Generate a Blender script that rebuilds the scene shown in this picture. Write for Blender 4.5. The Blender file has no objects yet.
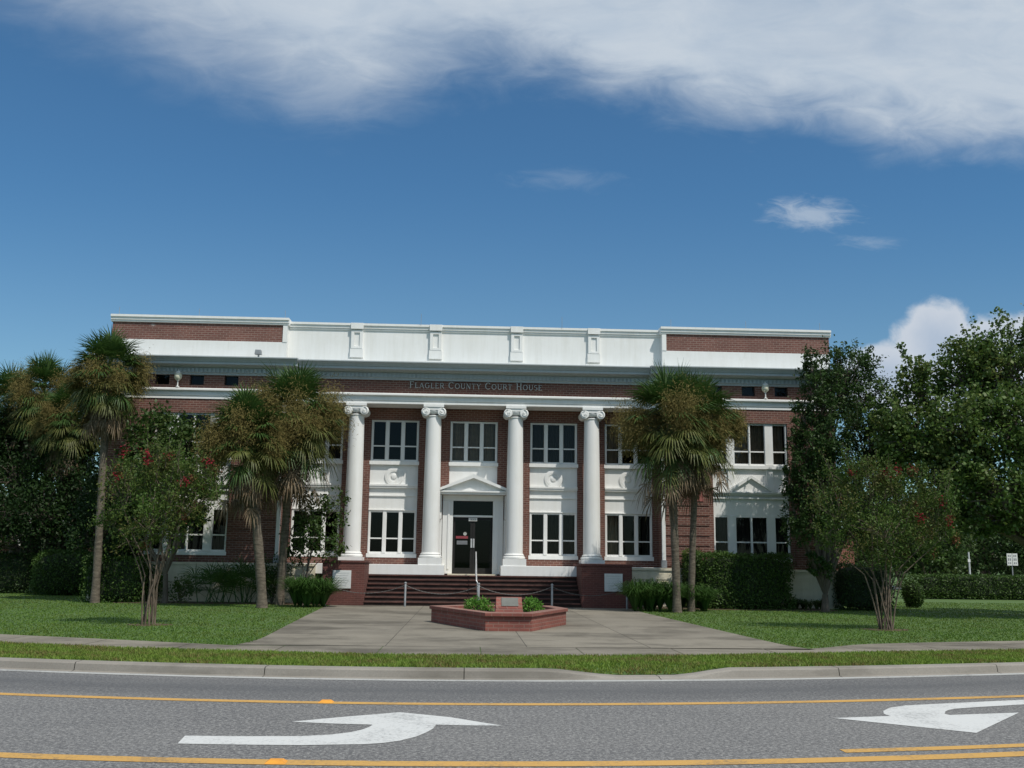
import bpy, math, random
import numpy as np
from mathutils import Vector
random.seed(7); RNG = np.random.default_rng(7)
C = bpy.context.scene
COL = C.collection
# ------------------------------------------------------------------ camera
H = 1.6
F_PX, YAW, PITCH, ROLL = 1000.0, .043, .1765, .0130
fw = np.array([math.sin(YAW)*math.cos(PITCH), math.cos(YAW)*math.cos(PITCH), math.sin(PITCH)])
r0 = np.array([math.cos(YAW), -math.sin(YAW), 0.0]); u0 = np.cross(r0, fw)
cr = math.cos(ROLL)*r0 + math.sin(ROLL)*u0; cu = -math.sin(ROLL)*r0 + math.cos(ROLL)*u0
cam = bpy.data.cameras.new('camera'); cam_o = bpy.data.objects.new('camera', cam); COL.objects.link(cam_o)
from mathutils import Matrix
M3 = Matrix(((cr[0], cu[0], -fw[0]), (cr[1], cu[1], -fw[1]), (cr[2], cu[2], -fw[2])))
cam_o.matrix_world = Matrix.Translation((0, 0, H)) @ M3.to_4x4()
cam.sensor_width = 36; cam.lens = F_PX/1024*36; cam.clip_end = 5000; cam.clip_start = .1
C.camera = cam_o
C.render.resolution_x = 1024; C.render.resolution_y = 768
def ray(x, y): return fw + cr*(x-512)/F_PX - cu*(y-384)/F_PX
def at(x, y, Y):
    d = ray(x, y); t = Y/d[1]; return (d[0]*t, Y, H+d[2]*t)
def gnd(x, y, Z=0.0):
    d = ray(x, y); t = (Z-H)/d[2]; return (d[0]*t, d[1]*t)
# ------------------------------------------------------------------ light
SUN_EL, SUN_AZ = math.radians(55.5), math.radians(38.7)
to_sun = Vector((math.sin(SUN_AZ)*math.cos(SUN_EL), -math.cos(SUN_AZ)*math.cos(SUN_EL), math.sin(SUN_EL)))
sun = bpy.data.lights.new('sun', 'SUN'); sun.energy = 3.6; sun.angle = math.radians(.53); sun.color = (1, .955, .88)
so = bpy.data.objects.new('sun', sun); COL.objects.link(so); so.rotation_euler = to_sun.to_track_quat('Z', 'Y').to_euler()
C.view_settings.view_transform = 'Standard'; C.view_settings.look = 'None'
C.view_settings.exposure = 0.0; C.view_settings.gamma = 1; C.view_settings.use_curve_mapping = False
# ------------------------------------------------------------------ node helpers
class NT:
    def __init__(s, nt): s.nt = nt; s.n = nt.nodes; s.l = nt.links
    def node(s, t, **k):
        n = s.n.new(t)
        for a, v in k.items(): setattr(n, a, v)
        return n
    def put(s, sock, v):
        if isinstance(v, bpy.types.NodeSocket): s.l.new(v, sock)
        elif v is not None: sock.default_value = v
    def m(s, op, a, b=None, c=None, clamp=False):
        n = s.node('ShaderNodeMath', operation=op); n.use_clamp = clamp
        s.put(n.inputs[0], a)
        if b is not None: s.put(n.inputs[1], b)
        if c is not None: s.put(n.inputs[2], c)
        return n.outputs[0]
    def mix(s, f, a, b, bt='MIX'):
        n = s.node('ShaderNodeMix', data_type='RGBA', blend_type=bt)
        s.put(n.inputs[0], f); s.put(n.inputs[6], a if isinstance(a, bpy.types.NodeSocket) else (*a, 1)); s.put(n.inputs[7], b if isinstance(b, bpy.types.NodeSocket) else (*b, 1))
        return n.outputs[2]
    def noise(s, vec, scale, detail=4, rough=.55, dist=0):
        n = s.node('ShaderNodeTexNoise'); s.put(n.inputs['Vector'], vec)
        n.inputs['Scale'].default_value = scale; n.inputs['Detail'].default_value = detail
        n.inputs['Roughness'].default_value = rough; n.inputs['Distortion'].default_value = dist
        return n.outputs['Fac']
    def rng(s, v, a, b, c=0.0, d=1.0, smooth=False):
        n = s.node('ShaderNodeMapRange'); n.clamp = True
        if smooth: n.interpolation_type = 'SMOOTHSTEP'
        s.put(n.inputs[0], v); s.put(n.inputs[1], a); s.put(n.inputs[2], b); s.put(n.inputs[3], c); s.put(n.inputs[4], d)
        return n.outputs[0]
    def comb(s, x, y, z=0.0):
        n = s.node('ShaderNodeCombineXYZ'); s.put(n.inputs[0], x); s.put(n.inputs[1], y); s.put(n.inputs[2], z); return n.outputs[0]
    def sep(s, v):
        n = s.node('ShaderNodeSeparateXYZ'); s.put(n.inputs[0], v); return n.outputs
    def scale(s, v, k):
        n = s.node('ShaderNodeVectorMath', operation='MULTIPLY'); s.put(n.inputs[0], v); n.inputs[1].default_value = k; return n.outputs[0]
# ------------------------------------------------------------------ world: sky and clouds
W = bpy.data.worlds.new('World'); C.world = W; W.use_nodes = True
w = NT(W.node_tree); bg = w.n['Background']; bg.inputs[1].default_value = .1
sky = w.node('ShaderNodeTexSky', sky_type='NISHITA'); sky.sun_disc = False
sky.sun_elevation = SUN_EL; sky.sun_rotation = math.radians(180)-SUN_AZ; sky.air_density = 1.0; sky.dust_density = .7; sky.ozone_density = 2.2
tc = w.node('ShaderNodeTexCoord'); X, Y, Z = w.sep(tc.outputs['Generated'])
ay = w.m('MAXIMUM', w.m('ABSOLUTE', Y), .08)
u = w.m('DIVIDE', X, ay); v = w.m('DIVIDE', Z, ay)
def uv(px, py):
    d = ray(px, py); return d[0]/d[1], d[2]/d[1]
fc = w.node('ShaderNodeFloatCurve'); w.put(fc.inputs['Value'], w.rng(u, -1.0, 1.0))
cv = fc.mapping.curves[0]
edge = [(-150, -60), (0, 5), (70, 38), (150, 72), (240, 98), (320, 122), (400, 112), (480, 88), (560, 92), (640, 112), (720, 130), (800, 136), (900, 152), (1024, 160), (1150, 190)]
pts = [((a+1)/2, b) for a, b in (uv(*p) for p in edge)]
pts = [(0.0, .8)] + pts + [(1.0, pts[-1][1]-.02)]
cv.points[0].location = pts[0]; cv.points[1].location = pts[-1]
for p in pts[1:-1]: cv.points.new(*p)
fc.mapping.update()
uvv = w.comb(u, v)
n1 = w.noise(w.scale(uvv, (2.6, 6.5, 1)), 1.6, 9, .58, .6)
n2 = w.noise(w.scale(uvv, (6, 13, 1)), 2.0, 8, .6, .8)
d = w.m('SUBTRACT', v, fc.outputs[0])
dd = w.m('ADD', d, w.m('ADD', w.m('MULTIPLY', w.m('SUBTRACT', n1, .5), .08), w.m('MULTIPLY', w.m('SUBTRACT', n2, .5), .06)))
lf = w.rng(u, -.50, .12)
band = w.rng(dd, w.m('SUBTRACT', w.m('MULTIPLY', lf, .03), .05), w.m('SUBTRACT', .17, w.m('MULTIPLY', lf, .09)), 0, 1, True)
thin = w.rng(n1, .28, .55, .86, 1.0)
band = w.m('MULTIPLY', w.m('MULTIPLY', band, thin), w.rng(lf, 0, .55, .72, 1.0))
def ell(px, py, rx, ry, slope=0.0):
    a, b = uv(px, py); a1 = uv(px+rx, py)[0]-a; b1 = b-uv(px, py+ry)[1]
    du = w.m('SUBTRACT', u, a); dv = w.m('SUBTRACT', v, b)
    dv = w.m('ADD', dv, w.m('MULTIPLY', du, slope))
    r = w.m('SQRT', w.m('ADD', w.m('POWER', w.m('DIVIDE', du, a1), 2), w.m('POWER', w.m('DIVIDE', dv, b1), 2)))
    return w.m('SUBTRACT', 1.0, r)
n3 = w.noise(w.scale(uvv, (10, 26, 1)), 2.5, 6, .62, 1.0)
wisp = w.rng(w.m('ADD', ell(812, 214, 64, 22, .02), w.m('MULTIPLY', w.m('SUBTRACT', n3, .5), 1.5)), .1, .95, 0, .62, True)
wisp2 = w.rng(w.m('ADD', ell(565, 180, 90, 18), w.m('MULTIPLY', w.m('SUBTRACT', n3, .5), 1.4)), .2, 1.2, 0, .16, True)
wisp3 = w.rng(w.m('ADD', ell(870, 242, 60, 14), w.m('MULTIPLY', w.m('SUBTRACT', n3, .5), 1.6)), .3, 1.3, 0, .3, True)
n4 = w.noise(w.scale(uvv, (9, 9, 1)), 3.0, 8, .6, .3)
puf = None
for p in ((940, 345, 48, 50), (985, 352, 50, 38), (890, 378, 60, 38), (1022, 350, 56, 42), (1100, 352, 70, 56), (980, 392, 130, 44), (1150, 372, 140, 60)):
    e = ell(*p); puf = e if puf is None else w.m('MAXIMUM', puf, e)
puf = w.m('ADD', puf, w.m('MULTIPLY', w.m('SUBTRACT', n4, .5), .65))
cum = w.rng(puf, .0, .28, 0, .95, True)
fac = w.m('MAXIMUM', w.m('MAXIMUM', band, wisp), w.m('MAXIMUM', w.m('MAXIMUM', wisp2, wisp3), cum))
cshade = w.rng(w.m('ADD', w.m('MULTIPLY', n2, .55), w.m('MULTIPLY', n1, .45)), .36, .62)
ccol = w.mix(cshade, (4.5, 5.4, 6.5), (5.5, 6.2, 7.0))
ccol = w.mix(cum, ccol, w.mix(w.rng(puf, .1, .8), (6.4, 6.8, 7.4), (4.4, 5.2, 6.4)))
skyc = w.mix(1.0, sky.outputs[0], w.mix(w.rng(v, .12, .42, 0, 1, True), (.76, .98, 1.0), (.50, .86, 1.03)), 'MULTIPLY')
w.put(bg.inputs[0], w.mix(fac, skyc, ccol))
# ------------------------------------------------------------------ materials
def mat(name):
    m = bpy.data.materials.new(name); m.use_nodes = True; t = NT(m.node_tree)
    return m, t, t.n['Principled BSDF']
def objvec(t): return t.node('ShaderNodeTexCoord').outputs['Object']
def bump(t, b, h, strength=.3, dist=.01):
    n = t.node('ShaderNodeBump'); n.inputs['Strength'].default_value = strength; n.inputs['Distance'].default_value = dist
    t.put(n.inputs['Height'], h); t.put(b.inputs['Normal'], n.outputs[0])
def painted(name, col, rough=.6, dirt=.25, streak=True):
    m, t, b = mat(name); o = objvec(t)
    a = t.noise(o, .9, 6, .6); s = t.noise(t.scale(o, (7, 7, .6)), 1.0, 5, .6)
    f = t.rng(t.m('ADD', t.m('MULTIPLY', a, .5), t.m('MULTIPLY', s, .5)), .44, .66, 0, dirt)
    k = t.noise(t.scale(o, (2.2, 2.2, .5)), 1.0, 9, .75)
    f = t.m('MAXIMUM', f, t.rng(k, .60, .72, 0, dirt*1.6))
    c = t.mix(f, col, (col[0]*.62, col[1]*.6, col[2]*.52))
    t.put(b.inputs['Base Color'], c); b.inputs['Roughness'].default_value = rough
    bump(t, b, t.noise(o, 30, 3), .15, .01)
    return m
def brick(name, c1, c2, mortar, bw=.24, bh=.086, ms=.013, dirt=.4, efflo=0.0):
    m, t, b = mat(name); o = objvec(t); x, y, z = t.sep(o)
    vec = t.comb(t.m('ADD', x, y), z)
    br = t.node('ShaderNodeTexBrick'); t.put(br.inputs['Vector'], vec)
    br.inputs['Scale'].default_value = 1; br.inputs['Brick Width'].default_value = bw; br.inputs['Row Height'].default_value = bh
    br.inputs['Mortar Size'].default_value = ms; br.inputs['Mortar Smooth'].default_value = .2; br.inputs['Bias'].default_value = -.1
    br.inputs['Color1'].default_value = (*c1, 1); br.inputs['Color2'].default_value = (*c2, 1); br.inputs['Mortar'].default_value = (*mortar, 1)
    n = t.noise(o, .8, 6, .6)
    n2_ = t.noise(t.scale(o, (3, 3, 9)), 1.0, 4, .7); br_c = t.mix(t.rng(n2_, .35, .65, 0, .35), br.outputs['Color'], (c1[0]*1.35, c1[1]*1.5, c1[2]*1.5))
    c = t.mix(t.rng(n, .4, .7, 0, dirt), br_c, (c2[0]*.4, c2[1]*.45, c2[2]*.5))
    if efflo:
        e = t.noise(t.scale(o, (1.6, 1.6, 4)), 1.0, 8, .7)
        c = t.mix(t.rng(e, .62, .70, 0, efflo), c, (.5, .48, .46))
    t.put(b.inputs['Base Color'], c); b.inputs['Roughness'].default_value = .85
    bump(t, b, t.m('SUBTRACT', 1.0, br.outputs['Fac']), .6, .008)
    return m
def simple(name, col, rough=.5, metal=0.0, var=.15, sc=6):
    m, t, b = mat(name); o = objvec(t)
    t.put(b.inputs['Base Color'], t.mix(t.rng(t.noise(o, sc, 5), .3, .7, 0, 1), [k*(1-var) for k in col], [min(1, k*(1+var)) for k in col]))
    b.inputs['Roughness'].default_value = rough; b.inputs['Metallic'].default_value = metal
    return m
def leafmat(name, ca, cb, cc=None, trans=.3, rough=.45, spec=.4, nscale=.5):
    m, t, b = mat(name); g = t.node('ShaderNodeNewGeometry'); o = objvec(t)
    r = g.outputs['Random Per Island']
    c = t.mix(r, ca, cb)
    if cc: c = t.mix(t.rng(t.noise(o, nscale, 3), .42, .62), c, t.mix(r, cc, ca))
    t.put(b.inputs['Base Color'], c); b.inputs['Roughness'].default_value = max(rough, .5); b.inputs['Specular IOR Level'].default_value = spec*.6
    tr = t.node('ShaderNodeBsdfTranslucent'); t.put(tr.inputs[0], c)
    mx = t.node('ShaderNodeMixShader'); mx.inputs[0].default_value = trans
    t.l.new(b.outputs[0], mx.inputs[1]); t.l.new(tr.outputs[0], mx.inputs[2]); t.l.new(mx.outputs[0], t.n['Material Output'].inputs[0])
    return m
WHITE = painted('white_paint', (.78, .78, .76), .6, .22)
WALLW = painted('weathered_white', (.80, .80, .78), .7, .25)
CREAM = painted('cream_paint', (.66, .60, .46), .7, .4)
GREYC = painted('cornice_grey', (.40, .44, .46), .6, .3)  # cornice and dentils, greyer than the white trim
BRICK = brick('red_brick', (.165, .063, .045), (.095, .038, .030), (.26, .185, .15))
BRICKT = brick('parapet_brick', (.185, .075, .058), (.125, .046, .036), (.28, .20, .165), efflo=.75)
BRICKS = brick('step_brick', (.13, .040, .031), (.09, .030, .025), (.15, .07, .055), bh=.075, dirt=.5)
BRICKP = brick('planter_brick', (.25, .075, .055), (.18, .055, .042), (.24, .14, .11), dirt=.45)
RISER = simple('dark_riser', (.032, .018, .014), .9, var=.5, sc=3)  # risers much darker than the treads
PANELR = simple('red_panel', (.30, .10, .085), .7)
STEEL = simple('galvanised', (.30, .31, .32), .5, .3)
CHAINM = simple('weathered_chain', (.10, .095, .09), .6, .2)
ALU = simple('pale_metal', (.6, .6, .6), .4, .3)
DARKM = simple('dark_frame', (.007, .0068, .0065), .8)
BRONZE = simple('bronze_plate', (.13, .135, .12), .5, .2)
PLATE = simple('pale_plate', (.62, .62, .60), .6, var=.06)
BRICKD = simple('worn_tread_brick', (.085, .036, .028), .9, var=.4, sc=4)
REDS = simple('red_sign', (.24, .04, .05), .6)
LENS = simple('amber_reflector', (.75, .32, .03), .4)
GLOBE = simple('lamp_glass', (.72, .70, .55), .35, var=.05)
ROOFM = simple('roof_felt', (.2, .2, .2), .9)
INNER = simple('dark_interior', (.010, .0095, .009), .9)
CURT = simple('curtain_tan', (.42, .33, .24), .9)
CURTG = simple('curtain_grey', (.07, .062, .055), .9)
LETTER = simple('letter_metal', (.46, .47, .46), .5)
MULCH = simple('mulch', (.09, .06, .035), .95, var=.5, sc=30)
def glassmat():
    m, t, b = mat('window_glass'); t.n.remove(b)
    gl = t.node('ShaderNodeBsdfGlossy'); gl.inputs['Roughness'].default_value = .02; gl.inputs['Color'].default_value = (.9, .95, 1, 1)
    tp = t.node('ShaderNodeBsdfTransparent'); tp.inputs[0].default_value = (.55, .56, .55, 1)
    fr = t.node('ShaderNodeFresnel'); fr.inputs[0].default_value = 1.26
    mx = t.node('ShaderNodeMixShader'); t.put(mx.inputs[0], t.m('ADD', fr.outputs[0], .002))
    t.l.new(tp.outputs[0], mx.inputs[1]); t.l.new(gl.outputs[0], mx.inputs[2]); t.l.new(mx.outputs[0], t.n['Material Output'].inputs[0])
    return m
GLASS = glassmat()
def asphalt():
    m, t, b = mat('asphalt'); o = objvec(t)
    a = t.noise(o, 70, 3, .7); c = t.noise(o, 24, 3, .6); big = t.noise(t.scale(o, (.25, .9, 1)), 1.0, 5, .6)
    g = t.node('ShaderNodeTexVoronoi'); t.put(g.inputs['Vector'], o); g.inputs['Scale'].default_value = 30
    base = t.mix(t.rng(big, .35, .65), (.095, .093, .094), (.125, .122, .12))
    f = t.rng(t.m('ADD', t.m('MULTIPLY', a, .5), t.m('MULTIPLY', c, .5)), .47, .60)
    base = t.mix(t.m('MULTIPLY', f, .9), base, (.30, .295, .28))
    x_, y_, z_ = t.sep(o); yy_ = t.m('SUBTRACT', y_, t.m('MULTIPLY', t.m('POWER', t.m('ADD', x_, .2), 2), .0212))
    wob = t.m('ADD', yy_, t.m('MULTIPLY', t.m('SUBTRACT', t.noise(t.scale(o, (.5, 2, 1)), 1.0, 4, .6), .5), .7))
    lane = t.m('MULTIPLY', t.rng(wob, 12.9, 13.4), t.rng(wob, 15.3, 14.8)); trk = t.m('MULTIPLY', t.rng(wob, 13.7, 14.0), t.rng(wob, 14.5, 14.2))
    base = t.mix(t.m('ADD', t.m('MULTIPLY', lane, .42), t.m('MULTIPLY', trk, .2)), base, (.062, .064, .068))
    st = t.noise(t.scale(o, (.7, 1.6, 1)), 1.0, 8, .75); base = t.mix(t.rng(st, .60, .74, 0, .55), base, (.06, .06, .06))
    vc = t.node('ShaderNodeTexVoronoi', feature='DISTANCE_TO_EDGE'); t.put(vc.inputs['Vector'], t.scale(o, (.22, .5, 1))); vc.inputs['Scale'].default_value = 1
    base = t.mix(t.rng(vc.outputs['Distance'], .0, .006, .0, 0), base, (.03, .03, .03))
    base = t.mix(t.rng(g.outputs['Distance'], 0, .45, .75, 0), base, (.035, .035, .037))
    t.put(b.inputs['Base Color'], base); b.inputs['Roughness'].default_value = .85
    bump(t, b, c, .5, .01)
    return m
ASPH = asphalt()
def roadpaint(name, col, wear):
    m, t, b = mat(name); o = objvec(t)
    n = t.noise(o, 26, 6, .7); k = t.noise(o, 1.4, 4, .6)
    f = t.rng(t.m('ADD', t.m('MULTIPLY', n, .6), t.m('MULTIPLY', k, .4)), .50, .62, 0, wear)
    t.put(b.inputs['Base Color'], t.mix(f, col, (col[0]*.35+.05, col[1]*.35+.05, col[2]*.35+.05))); b.inputs['Roughness'].default_value = .7
    return m
YEL = roadpaint('yellow_paint', (.52, .30, .075), .8)
WPAINT = roadpaint('white_road_paint', (.56, .565, .55), .75)
EDGEP = roadpaint('edge_paint', (.40, .40, .38), .8)
def concrete(name, ca, cb, island=True, stain=.5):
    m, t, b = mat(name); o = objvec(t); g = t.node('ShaderNodeNewGeometry')
    n = t.noise(o, .55, 7, .62); s = t.noise(t.scale(o, (.35, .5, 1)), 1.0, 8, .68); f = t.noise(o, 40, 4, .6)
    c = t.mix(t.rng(n, .3, .7), ca, cb)
    if island: c = t.mix(t.m('MULTIPLY', g.outputs['Random Per Island'], .4), c, (cb[0]*1.25, cb[1]*1.24, cb[2]*1.2))
    c = t.mix(t.rng(s, .47, .62, 0, stain), c, (ca[0]*.42, ca[1]*.41, ca[2]*.38))
    c = t.mix(t.rng(f, .35, .65, 0, .25), c, (ca[0]*.6, ca[1]*.6, ca[2]*.6))
    t.put(b.inputs['Base Color'], c); b.inputs['Roughness'].default_value = .88
    bump(t, b, f, .3, .006)
    return m
CONC = concrete('paving_concrete', (.145, .128, .10), (.235, .212, .17), stain=.75)
KERBM = concrete('kerb_concrete', (.22, .20, .17), (.31, .285, .25), False, .5)
def soil(name, ca, cb, cc):
    m, t, b = mat(name); o = objvec(t)
    n = t.noise(o, .6, 6, .65); f = t.noise(o, 14, 5, .7)
    c = t.mix(t.rng(n, .35, .65), ca, cb); c = t.mix(t.rng(f, .4, .65, 0, .6), c, cc)
    t.put(b.inputs['Base Color'], c); b.inputs['Roughness'].default_value = .95
    bump(t, b, f, .8, .03)
    return m
LAWN = soil('lawn_turf', (.06, .115, .024), (.085, .155, .034), (.045, .075, .018))
BLADE = leafmat('grass_blade', (.085, .17, .024), (.14, .225, .038), (.155, .18, .042), .35, .5, .3, .35)
BLADEV = leafmat('verge_blade', (.14, .235, .035), (.21, .29, .05), (.23, .15, .07), .35, .5, .3, 1.3)
L_PALM = leafmat('palm_leaf', (.036, .080, .018), (.068, .125, .028), None, .2, .4, .5)
L_PALM2 = leafmat('palm_leaf_pale', (.075, .095, .022), (.13, .14, .04), None, .2, .5, .4)
L_FRUIT = leafmat('palm_fruit_stalk', (.15, .122, .042), (.225, .185, .07), None, .15, .8, .1)
L_DEAD = leafmat('palm_dead_frond', (.12, .085, .05), (.24, .19, .13), None, .1, .8, .1)
L_MYR = leafmat('myrtle_leaf', (.045, .098, .018), (.095, .15, .03), (.13, .115, .035), .3, .5, .3, .9)
L_FLOW = leafmat('myrtle_flower', (.25, .015, .03), (.14, .015, .02), None, .2, .7, .2)
L_SEED = leafmat('myrtle_seed', (.14, .055, .03), (.20, .09, .045), None, .2, .7, .2)
L_OAK = leafmat('oak_leaf', (.014, .034, .009), (.030, .060, .014), (.02, .04, .012), .2, .5, .25)
L_DARK = leafmat('dark_leaf', (.026, .062, .014), (.055, .10, .024), (.045, .07, .02), .22, .4, .4)
L_MID = leafmat('mid_leaf', (.028, .066, .013), (.055, .10, .022), (.09, .12, .03), .28, .35, .5, .6)
L_SYC = leafmat('broad_leaf', (.045, .10, .02), (.11, .175, .034), (.15, .18, .045), .3, .3, .55, .9)
L_HEDGE = leafmat('hedge_leaf', (.036, .078, .014), (.075, .13, .026), None, .2, .4, .4)
L_BRIGHT = leafmat('bright_leaf', (.09, .22, .03), (.14, .29, .05), None, .35, .5, .3)
L_BLADES = leafmat('strap_leaf', (.03, .075, .014), (.06, .125, .026), None, .25, .4, .4)
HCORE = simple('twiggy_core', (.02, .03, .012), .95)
def barkmat(name, ca, cb, rings=False):
    m, t, b = mat(name); o = objvec(t)
    n = t.noise(t.scale(o, (1, 1, .35) if not rings else (1, 1, 3)), 9 if not rings else 5, 6, .65)
    t.put(b.inputs['Base Color'], t.mix(t.rng(n, .35, .65), ca, cb)); b.inputs['Roughness'].default_value = .9
    bump(t, b, n, .8, .03); return m
BARK = barkmat('bark', (.07, .055, .04), (.14, .115, .09))
BARKP = barkmat('palm_bark', (.065, .052, .038), (.17, .14, .105), True)
BARKM = barkmat('myrtle_bark', (.07, .052, .036), (.17, .13, .095))
# ------------------------------------------------------------------ mesh helpers
class MB:
    def __init__(s): s.v = []; s.f = []
    def add(s, vs, fs):
        k = len(s.v); s.v += [tuple(p) for p in vs]; s.f += [tuple(i+k for i in f) for f in fs]; return s
    def box(s, x0, x1, y0, y1, z0, z1):
        return s.add([(x0,y0,z0),(x1,y0,z0),(x1,y1,z0),(x0,y1,z0),(x0,y0,z1),(x1,y0,z1),(x1,y1,z1),(x0,y1,z1)],
                     [(0,3,2,1),(4,5,6,7),(0,1,5,4),(1,2,6,5),(2,3,7,6),(3,0,4,7)])
    def prism_xz(s, pts, y0, y1):            # polygon in x-z, extruded along y (front y0)
        n = len(pts)
        return s.add([(x, y0, z) for x, z in pts]+[(x, y1, z) for x, z in pts],
                     [tuple(range(n)), tuple(range(2*n-1, n-1, -1))]+[(i, i+n, (i+1) % n+n, (i+1) % n) for i in range(n)])
    def prism_xy(s, pts, z0, z1):
        n = len(pts)
        return s.add([(x, y, z0) for x, y in pts]+[(x, y, z1) for x, y in pts],
                     [tuple(range(n-1, -1, -1)), tuple(range(n, 2*n))]+[(i, (i+1) % n, (i+1) % n+n, i+n) for i in range(n)])
    def sweep_x(s, prof, x0, x1):            # prof: (y,z) closed polygon, swept along x
        n = len(prof)
        return s.add([(x0, y, z) for y, z in prof]+[(x1, y, z) for y, z in prof],
                     [tuple(range(n)), tuple(range(2*n-1, n-1, -1))]+[(i, i+n, (i+1) % n+n, (i+1) % n) for i in range(n)])
    def lathe(s, prof, cx, cy, n=32):        # prof: (r,z) bottom to top
        k = len(prof); vs = []; fs = []
        for r, z in prof:
            for i in range(n):
                a = 2*math.pi*i/n; vs.append((cx+r*math.cos(a), cy+r*math.sin(a), z))
        for j in range(k-1):
            for i in range(n): fs.append((j*n+i, j*n+(i+1) % n, (j+1)*n+(i+1) % n, (j+1)*n+i))
        fs.append(tuple(range(n-1, -1, -1))); fs.append(tuple((k-1)*n+i for i in range(n)))
        return s.add(vs, fs)
    def lathe_y(s, prof, cx, cz, y0, n=20):  # prof: (r, dy) axis along y
        k = len(prof); vs = []; fs = []
        for r, y in prof:
            for i in range(n):
                a = 2*math.pi*i/n; vs.append((cx+r*math.cos(a), y0+y, cz+r*math.sin(a)))
        for j in range(k-1):
            for i in range(n): fs.append((j*n+i, (j+1)*n+i, (j+1)*n+(i+1) % n, j*n+(i+1) % n))
        fs.append(tuple(range(n))); fs.append(tuple((k-1)*n+i for i in range(n-1, -1, -1)))
        return s.add(vs, fs)
    def tube(s, pts, rs, n=7):
        pts = [Vector(p) for p in pts]; vs = []; fs = []
        if not hasattr(rs, '__len__'): rs = [rs]*len(pts)
        for i, p in enumerate(pts):
            d = (pts[min(i+1, len(pts)-1)]-pts[max(i-1, 0)]).normalized()
            a = d.cross(Vector((0, 0, 1)) if abs(d.z) < .9 else Vector((1, 0, 0))).normalized(); b = d.cross(a)
            for k in range(n):
                t = 2*math.pi*k/n; vs.append(tuple(p+(a*math.cos(t)+b*math.sin(t))*rs[i]))
        for j in range(len(pts)-1):
            for k in range(n): fs.append((j*n+k, (j+1)*n+k, (j+1)*n+(k+1) % n, j*n+(k+1) % n))
        fs.append(tuple(range(n))); fs.append(tuple((len(pts)-1)*n+k for k in range(n-1, -1, -1)))
        return s.add(vs, fs)
    def build(s, name, m, parent=None, smooth=False, bevel=0):
        L = root_loc(parent)
        me = bpy.data.meshes.new(name); me.from_pydata([(a-L[0], b-L[1], c-L[2]) for a, b, c in s.v], [], s.f); me.update()
        return link(name, me, m, parent, smooth, bevel)
def root_loc(p):
    if p is None: return (0, 0, 0)
    while p.parent: p = p.parent
    return tuple(p.location)
def link(name, me, m, parent=None, smooth=False, bevel=0):
    me.materials.append(m)
    o = bpy.data.objects.new(name, me); COL.objects.link(o)
    if parent: o.parent = parent
    if smooth:
        me.polygons.foreach_set('use_smooth', [True]*len(me.polygons))
        try: me.set_sharp_from_angle(angle=math.radians(40))
        except Exception: pass
    if bevel:
        b = o.modifiers.new('bevel', 'BEVEL'); b.width = bevel; b.segments = 2; b.limit_method = 'ANGLE'
    return o
def npmesh(name, V, nper, m, parent=None):   # V: (N*nper,3) polygons of nper verts each
    L = np.array(root_loc(parent)); V = (V-L).astype(np.float32); n = len(V)//nper
    me = bpy.data.meshes.new(name); me.vertices.add(len(V)); me.vertices.foreach_set('co', V.ravel())
    me.loops.add(len(V)); me.loops.foreach_set('vertex_index', np.arange(len(V), dtype=np.int32))
    me.polygons.add(n); me.polygons.foreach_set('loop_start', np.arange(0, len(V), nper, dtype=np.int32))
    me.update(calc_edges=True)
    return link(name, me, m, parent)
def tag(o, label=None, cat=None, group=None, kind=None):
    if label: o['label'] = label
    if cat: o['category'] = cat
    if group: o['group'] = group
    if kind: o['kind'] = kind
    return o
def empty(name, loc, label, cat, group=None):
    o = bpy.data.objects.new(name, None); COL.objects.link(o); o.location = loc; o.empty_display_size = .3
    return tag(o, label, cat, group)
def unit(a): return a/np.maximum(np.linalg.norm(a, axis=-1, keepdims=True), 1e-9)
def leaves(P, size, aspect=.5, up=.35, out=None):
    """diamond leaves at points P (N,3)"""
    n = len(P); d = unit(RNG.normal(size=(n, 3))+np.array([0, 0, -.15])); nn = RNG.normal(size=(n, 3))+np.array([0, 0, up*2])
    if out is not None: nn += out
    s = unit(np.cross(d, nn)); L = size*RNG.uniform(.6, 1.3, (n, 1))
    V = np.stack([P, P+d*L*.45+s*L*aspect*.5, P+d*L, P+d*L*.45-s*L*aspect*.5], 1)
    return V.reshape(-1, 3)
# ------------------------------------------------------------------ ground
def bend(x, Y0): x = np.asarray(x, float); return Y0+.0212*(x+.2)**2/(1+((x+.2)/22)**2)
def dip(x):                                  # lowered kerb
    x = np.asarray(x, float); return np.clip(np.minimum((x-1.35)/.95, (4.15-x)/.75), 0, 1)
XS = np.concatenate([np.arange(-160, -24, 8), np.arange(-24, 24, .4), np.arange(24, 161, 8)])
def strip(name, ya, yb, za, zb, m, xs=XS, parent=None, thick=0):
    A = [(x, float(ya(x)), float(za(x))) for x in xs]; B = [(x, float(yb(x)), float(zb(x))) for x in xs]
    n = len(xs); return MB().add(A+B, [(i, i+1, n+i+1, n+i) for i in range(n-1)]).build(name, m, parent)
RZ = -.13
gs = MB().add([(-2500, -2500, -.2), (2500, -2500, -.2), (2500, 2500, -.2), (-2500, 2500, -.2)], [(0, 1, 2, 3)]).build('ground', LAWN); tag(gs, kind='structure')
k = lambda c: (lambda x: c)
road = strip('road', k(-6), lambda x: bend(x, 15.42), k(RZ), k(RZ), ASPH); tag(road, kind='structure')
nearv = strip('near_verge', k(-60), k(-6), k(-.1), k(-.1), LAWN); tag(nearv, kind='structure')
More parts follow.
